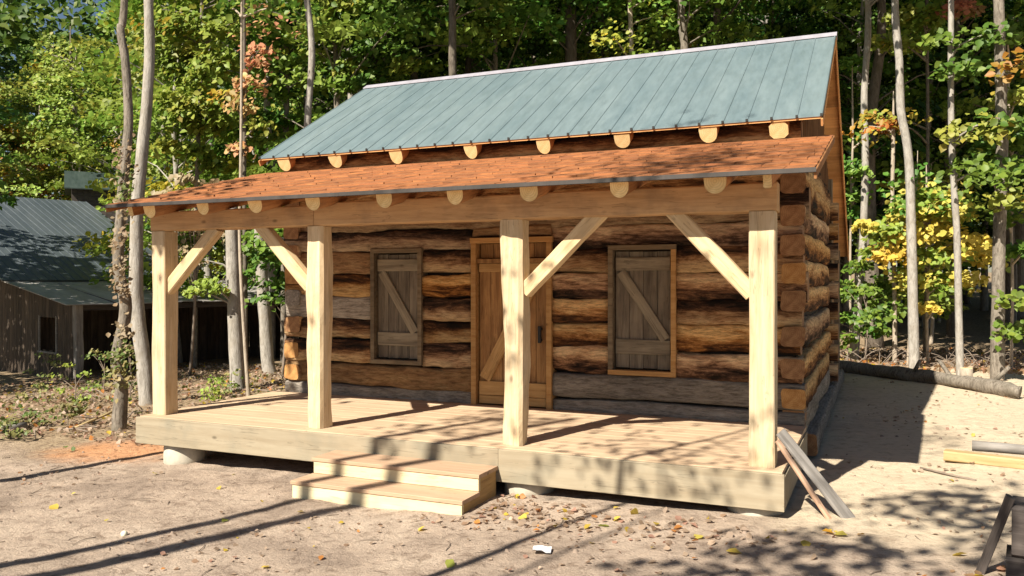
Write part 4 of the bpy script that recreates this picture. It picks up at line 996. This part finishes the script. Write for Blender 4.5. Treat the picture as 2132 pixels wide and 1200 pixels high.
KINDG = {'green': 'green forest trees', 'yellowgreen': 'yellow green forest trees', 'dark': 'dark forest trees', 'orange': 'orange forest trees beyond the barn', 'under': 'understory trees in the forest'}
# near rows
for (k, u, d) in (('yellowgreen', -20, 36), ('orange', -110, 34), ('yellowgreen', 75, 36.5), ('orange', 25, 38), ('yellowgreen', 165, 37), ('yellowgreen', 255, 36), ('yellowgreen', 120, 41), ('yellowgreen', 210, 42), ('yellowgreen', 370, 23), ('yellowgreen', 90, 46), ('green', 440, 27), ('green', 560, 24), ('green', 700, 22), ('green', 800, 24), ('dark', 870, 26), ('green', 1030, 24), ('green', 1120, 27), ('dark', 1250, 26), ('green', 1370, 27), ('dark', 1500, 25), ('green', 1600, 28),
                  ('orange', 30, 40), ('orange', 150, 47), ('dark', 640, 30), ('yellowgreen', 345, 30), ('yellowgreen', 470, 33), ('orange', 250, 38)):
    forest(k, u, d)
for i in range(400):
    u = fr.uniform(-350, 2500); d = fr.uniform(26, 50)
    if u < 620 and d < 34: continue
    if 1650 < u and d < 25: continue
    k = fr.choices(['green', 'yellowgreen', 'dark', 'orange'], [.42, .3 if u < 700 else .12, .28 if u > 500 else .08, .12 if u < 300 else .0])[0]
    if 20 < u < 340 and d < 36: continue
    if len(placed) < 140: forest(k, u, d)
for i in range(140):
    u = fr.uniform(1720, 2450); d = fr.uniform(22, 36)
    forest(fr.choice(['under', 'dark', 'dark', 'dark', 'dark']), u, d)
    if len(placed) > 185: break
# the far wood that closes the view
rng = np.random.default_rng(77); ch = []
n = 90000
uu = rng.uniform(-900, 3000, n); dd = rng.uniform(52, 72, n); hh = 22 * np.sqrt(rng.uniform(0, 1, n)) * rng.uniform(.8, 1.05, n)
Rv, Dv = np.array(RT), np.array(D0)
C_ = np.array(CAM)[None, :] + dd[:, None] * (Dv + Rv * ((uu - 1066) / F)[:, None]); C_[:, 2] = .6 + hh + .02 * (C_[:, 1] - 16).clip(0)
key = np.floor(C_ / np.array([2.5, 2.5, 1.6])).astype(int); hsh = (key @ np.array([73856093, 19349663, 83492791])) % 997
keep = (hsh % 10) < 7; C_ = C_[keep]; hsh = hsh[keep]
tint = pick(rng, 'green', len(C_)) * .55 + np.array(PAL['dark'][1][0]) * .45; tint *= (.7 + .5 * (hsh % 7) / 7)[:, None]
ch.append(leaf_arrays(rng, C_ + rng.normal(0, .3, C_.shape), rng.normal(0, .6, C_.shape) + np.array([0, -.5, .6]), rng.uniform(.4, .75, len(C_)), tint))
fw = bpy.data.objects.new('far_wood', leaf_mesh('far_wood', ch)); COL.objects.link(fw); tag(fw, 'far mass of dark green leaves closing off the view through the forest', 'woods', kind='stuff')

# ---- trees in front of the clearing, behind the viewpoint: their shade falls on the ground and the porch
def shade(name, label, sx, sy, Lb, r_, lean, H, crown, seed, pal='green'):
    """trunk whose shadow starts at (sx, sy); Lb metres towards the sun"""
    hd = Vector((-SD.x, -SD.y)).normalized(); b_ = Vector((sx, sy)) - hd * Lb
    loc = Vector((b_.x, b_.y, gz(b_.x, b_.y))); lv = Vector((lean[0], lean[1], 0))
    pts = [Vector((0, 0, -.2)) + Vector((0, 0, H * k / 7 * 1.02)) + lv * (k / 7) + Vector((.05 * math.sin(k * 2.1 + seed), .05 * math.cos(k * 1.7), 0)) * (1 if k else 0) for k in range(8)]
    rad = [r_ * (1.15 - .11 * k) for k in range(8)]
    ch, limbs = crown_data(seed, *crown); o_ = lv
    ch = [(vv + np.array([o_.x, o_.y, 0]) * .8, tt) for vv, tt in ch]; limbs = [((c[0] + o_.x * .8, c[1] + o_.y * .8, c[2]), h) for c, h in limbs]
    mb = MB(); trunk_mesh(mb, pts, rad, limbs, 10, 3, .02)
    tree_thing(name, label, 'tree', loc, mesh_of(mb, 'trunk', [M['barkbrown']]), leaf_mesh(name, ch))
shade('clearing_tree', 'tall trunk standing left of the viewpoint whose shadow reaches the steps', 1.52, -3.15, 5.0, .115, (1.0, .2), 9.2, (8.0, 9.4, .45, 5, 16, 'green', .1), 301)
shade('clearing_tree', 'second tall trunk left of the viewpoint whose shadow crosses the steps', 1.75, -3.31, 5.4, .14, (1.4, .1), 10.2, (9.2, 10.4, .5, 6, 18, 'green', .1), 302)
shade('clearing_sapling', 'sparse sapling behind the viewpoint that dapples the right of the porch', 4.63, -2.38, 3.5, .045, (.6, 0), 8.8, (6.2, 9.4, 1.5, 17, 26, 'green', .075), 303)
shade('clearing_tree', 'tall trunk far left of the clearing whose shadow reaches the left pier', -.93, -1.15, 3.0, .11, (.5, 0), 7.6, (6.6, 8.6, .8, 8, 26, 'green', .12), 304)
shade('clearing_sapling', 'leafy sapling right of the viewpoint that shades the stacked timbers', 8.0, -1.7, 6.5, .05, (.2, 0), 8.5, (5.0, 8.5, 1.5, 20, 34, 'green', .13), 305)
for k_, (x_, y_, lb_) in enumerate(((-10.5, 1.2, 'leafy tree left of the view that shades the barn end wall'), (-13.5, 1.8, 'leafy tree farthest left of the view that shades the barn roof'), (-11.8, 2.6, 'leafy tree just outside the left picture edge before the barn'), (-14.5, 5.5, 'leafy tree close to the hidden left side of the barn'))):
    shade('clearing_tree', lb_, x_, y_, 0.0, .13, (.2, .1), 9, (2.6, 9.2, 2.6, 62, 50, 'green', .17), 310 + k_)
shade('clearing_sapling', 'tall thin tree behind the viewpoint that dapples the right end of the porch roof', 3.37, -9.0, 0.0, .03, (.1, 0), 13, (12.0, 13.6, 1.3, 18, 34, 'green', .09), 307)
shade('clearing_sapling', 'thin leafy tree behind the viewpoint that dapples the dirt before the porch', 5.9, -2.9, 8.0, .05, (.2, 0), 8, (6.0, 8.0, 1.2, 9, 26, 'green', .13), 306)

# ------------------------------------------------------------------ litter on the ground
def scatter(rng, n, fx, fy, pal, ls, tilt=.35, lift=.012, dens=None):
    x = fx(rng, n); y = fy(rng, n)
    ok = ~((x > -.05) & (x < 7.0) & (y > -.2) & (y < 9.2)); ok &= ~((x > 2.6) & (x < 4.55) & (y > -.95) & (y < 0))
    if dens is not None: ok &= rng.uniform(0, 1, n) < np.array([dens(a_, b_) for a_, b_ in zip(x, y)])
    x, y = x[ok], y[ok]; z_ = np.array([gfine(a_, b_) for a_, b_ in zip(x, y)]) + lift * rng.uniform(.4, 1.6, len(x))
    Nn = rng.normal(0, tilt, (len(x), 3)) + np.array([0, 0, 1.0])
    return leaf_arrays(rng, np.stack([x, y, z_], 1), Nn, ls * rng.uniform(.5, 1.4, len(x)), pick(rng, pal, len(x)) * rng.uniform(.75, 1.2, (len(x), 1)))
rng = np.random.default_rng(9)
clump = lambda a_, b_: max(0, min(1, .18 + 1.5 * mnoise.noise((a_ * .8, b_ * .8, 5.5))))
ch = [scatter(rng, 2400, lambda r_, n: r_.uniform(-1, 10, n), lambda r_, n: r_.uniform(-4, 1, n), 'pale', .034, dens=clump),
      scatter(rng, 260, lambda r_, n: r_.normal(4.75, .4, n), lambda r_, n: r_.normal(-.65, .26, n), 'pale', .05),
      scatter(rng, 120, lambda r_, n: r_.normal(6.3, .4, n), lambda r_, n: r_.normal(-.8, .25, n), 'pale', .05),
      scatter(rng, 150, lambda r_, n: r_.normal(8.3, .25, n), lambda r_, n: r_.normal(-1.5, .25, n), 'litter', .07),
      scatter(rng, 1500, lambda r_, n: r_.uniform(7, 13, n), lambda r_, n: r_.uniform(1, 12, n), 'pale', .045, dens=clump),
      scatter(rng, 7000, lambda r_, n: r_.uniform(-10, -.6, n), lambda r_, n: r_.uniform(.6, 10, n), 'pale', .065, tilt=.6, lift=.03),
      scatter(rng, 2500, lambda r_, n: r_.uniform(6.6, 13, n), lambda r_, n: r_.uniform(11.5, 17, n), 'litter', .10, tilt=.7, lift=.04),
      scatter(rng, 34, lambda r_, n: r_.uniform(.5, 9, n), lambda r_, n: r_.uniform(-2.6, -.2, n), 'yellow', .07)]
o = bpy.data.objects.new('fallen_leaves', leaf_mesh('fallen_leaves', ch)); COL.objects.link(o); tag(o, 'fallen autumn leaves scattered over the dirt', 'leaves', kind='stuff')
ch = [scatter(rng, 1500, lambda r_, n: r_.uniform(-8, -1.2, n), lambda r_, n: r_.uniform(.0, 8, n), 'weed', .065, tilt=1.0, lift=.05, dens=lambda a_, b_: max(0, min(1, 2.4 * mnoise.noise((a_ * .7, b_ * .7, 8.2)))))]
o = bpy.data.objects.new('ground_cover', leaf_mesh('ground_cover', ch)); COL.objects.link(o); tag(o, 'low green ground cover among the leaf litter at left', 'ground cover', kind='stuff')
mb = MB(); rr = random.Random(4)
for i in range(900):
    x, y = rr.uniform(-1.5, 10), rr.uniform(-3.8, 4)
    if -.1 < x < 7.1 and -.25 < y: continue
    if 2.6 < x < 4.55 and -1 < y < 0: continue
    if rr.random() > .25 + 1.2 * mnoise.noise((x * .9, y * .9, 2.2)): continue
    s_ = rr.uniform(.008, .026); c = Vector((x, y, gfine(x, y) + s_ * .2))
    vv = [c + Vector((math.cos(a_) * s_ * rr.uniform(.7, 1.2), math.sin(a_) * s_ * rr.uniform(.7, 1.2), -.01)) for a_ in [k * 1.047 for k in range(6)]] + [c + Vector((math.cos(a_) * s_ * .55, math.sin(a_) * s_ * .55, s_ * rr.uniform(.4, .7))) for a_ in [k * 1.571 + .3 for k in range(4)]]
    mb.add(vv, [(6, 7, 8, 9), (0, 1, 7, 6), (1, 2, 7), (2, 3, 8, 7), (3, 4, 8), (4, 5, 9, 8), (5, 0, 6, 9)], 0, None, True)
o = mb.build('dirt_clods', [M['clod']]); tag(o, 'small clods and pebbles on the dirt', 'clods', kind='stuff')
mb = MB()
def twig(x, y, L_, a_, r_=.006, up=.02):
    p0 = Vector((x, y, gfine(x, y) + r_)); q1 = Vector((x + math.cos(a_) * L_ * .5, y + math.sin(a_) * L_ * .5, 0)); q1.z = gfine(q1.x, q1.y) + r_ + up; q2 = Vector((x + math.cos(a_ + .15) * L_, y + math.sin(a_ + .15) * L_, 0)); q2.z = gfine(q2.x, q2.y) + r_
    tube(mb, [p0, q1, q2], [r_, r_ * .8, r_ * .4], 5, sub=3)
for i in range(110):
    x, y = rr.uniform(-2, 10), rr.uniform(-3.5, -.3); twig(x, y, rr.uniform(.05, .22), rr.uniform(0, 6.28), rr.uniform(.002, .005), .005)
for i in range(120): twig(rr.uniform(-9, -1), rr.uniform(.8, 8), rr.uniform(.3, 1.2), rr.uniform(0, 6.28), rr.uniform(.005, .014), rr.uniform(.02, .1))
for i in range(150): twig(rr.uniform(6.3, 11), rr.uniform(12, 16), rr.uniform(.4, 1.6), rr.uniform(0, 6.28), rr.uniform(.006, .014), rr.uniform(.05, .4))
o = mb.build('fallen_twigs', [M['twig']]); tag(o, 'fallen twigs and brush at the forest edge', 'twigs', kind='stuff')
p = W(155, 893, 11.9); q2 = W(240, 858, 12.6)
loose('branch', 'pale yellow dead branch lying at the foot of the vine covered trunk', 'branch', (p.x, p.y, gz(p.x, p.y) + .03), (q2.x, q2.y, gz(q2.x, q2.y) + .22), .035, .035, M['yellowplank'], kind='round', amp=.004, bend=.08)
p = W(-10, 905, 11.6); q2 = W(55, 893, 11.9)
loose('branch', 'short grey log lying in the weeds at the left edge', 'branch', (p.x, p.y, gz(p.x, p.y) + .05), (q2.x, q2.y, gz(q2.x, q2.y) + .06), .12, .12, M['greypole'], kind='round', amp=.01)
p = W(1915, 1001, 9.3); q2 = W(1978, 1018, 9.0)
loose('stick', 'thin brown stick on the sandy ground before the yellow plank', 'stick', (8.0, 2.1, gz(8, 2.1) + .012), (8.45, 1.72, gz(8.4, 1.7) + .012), .02, .02, M['twig'], kind='round', amp=.003, bend=.04)
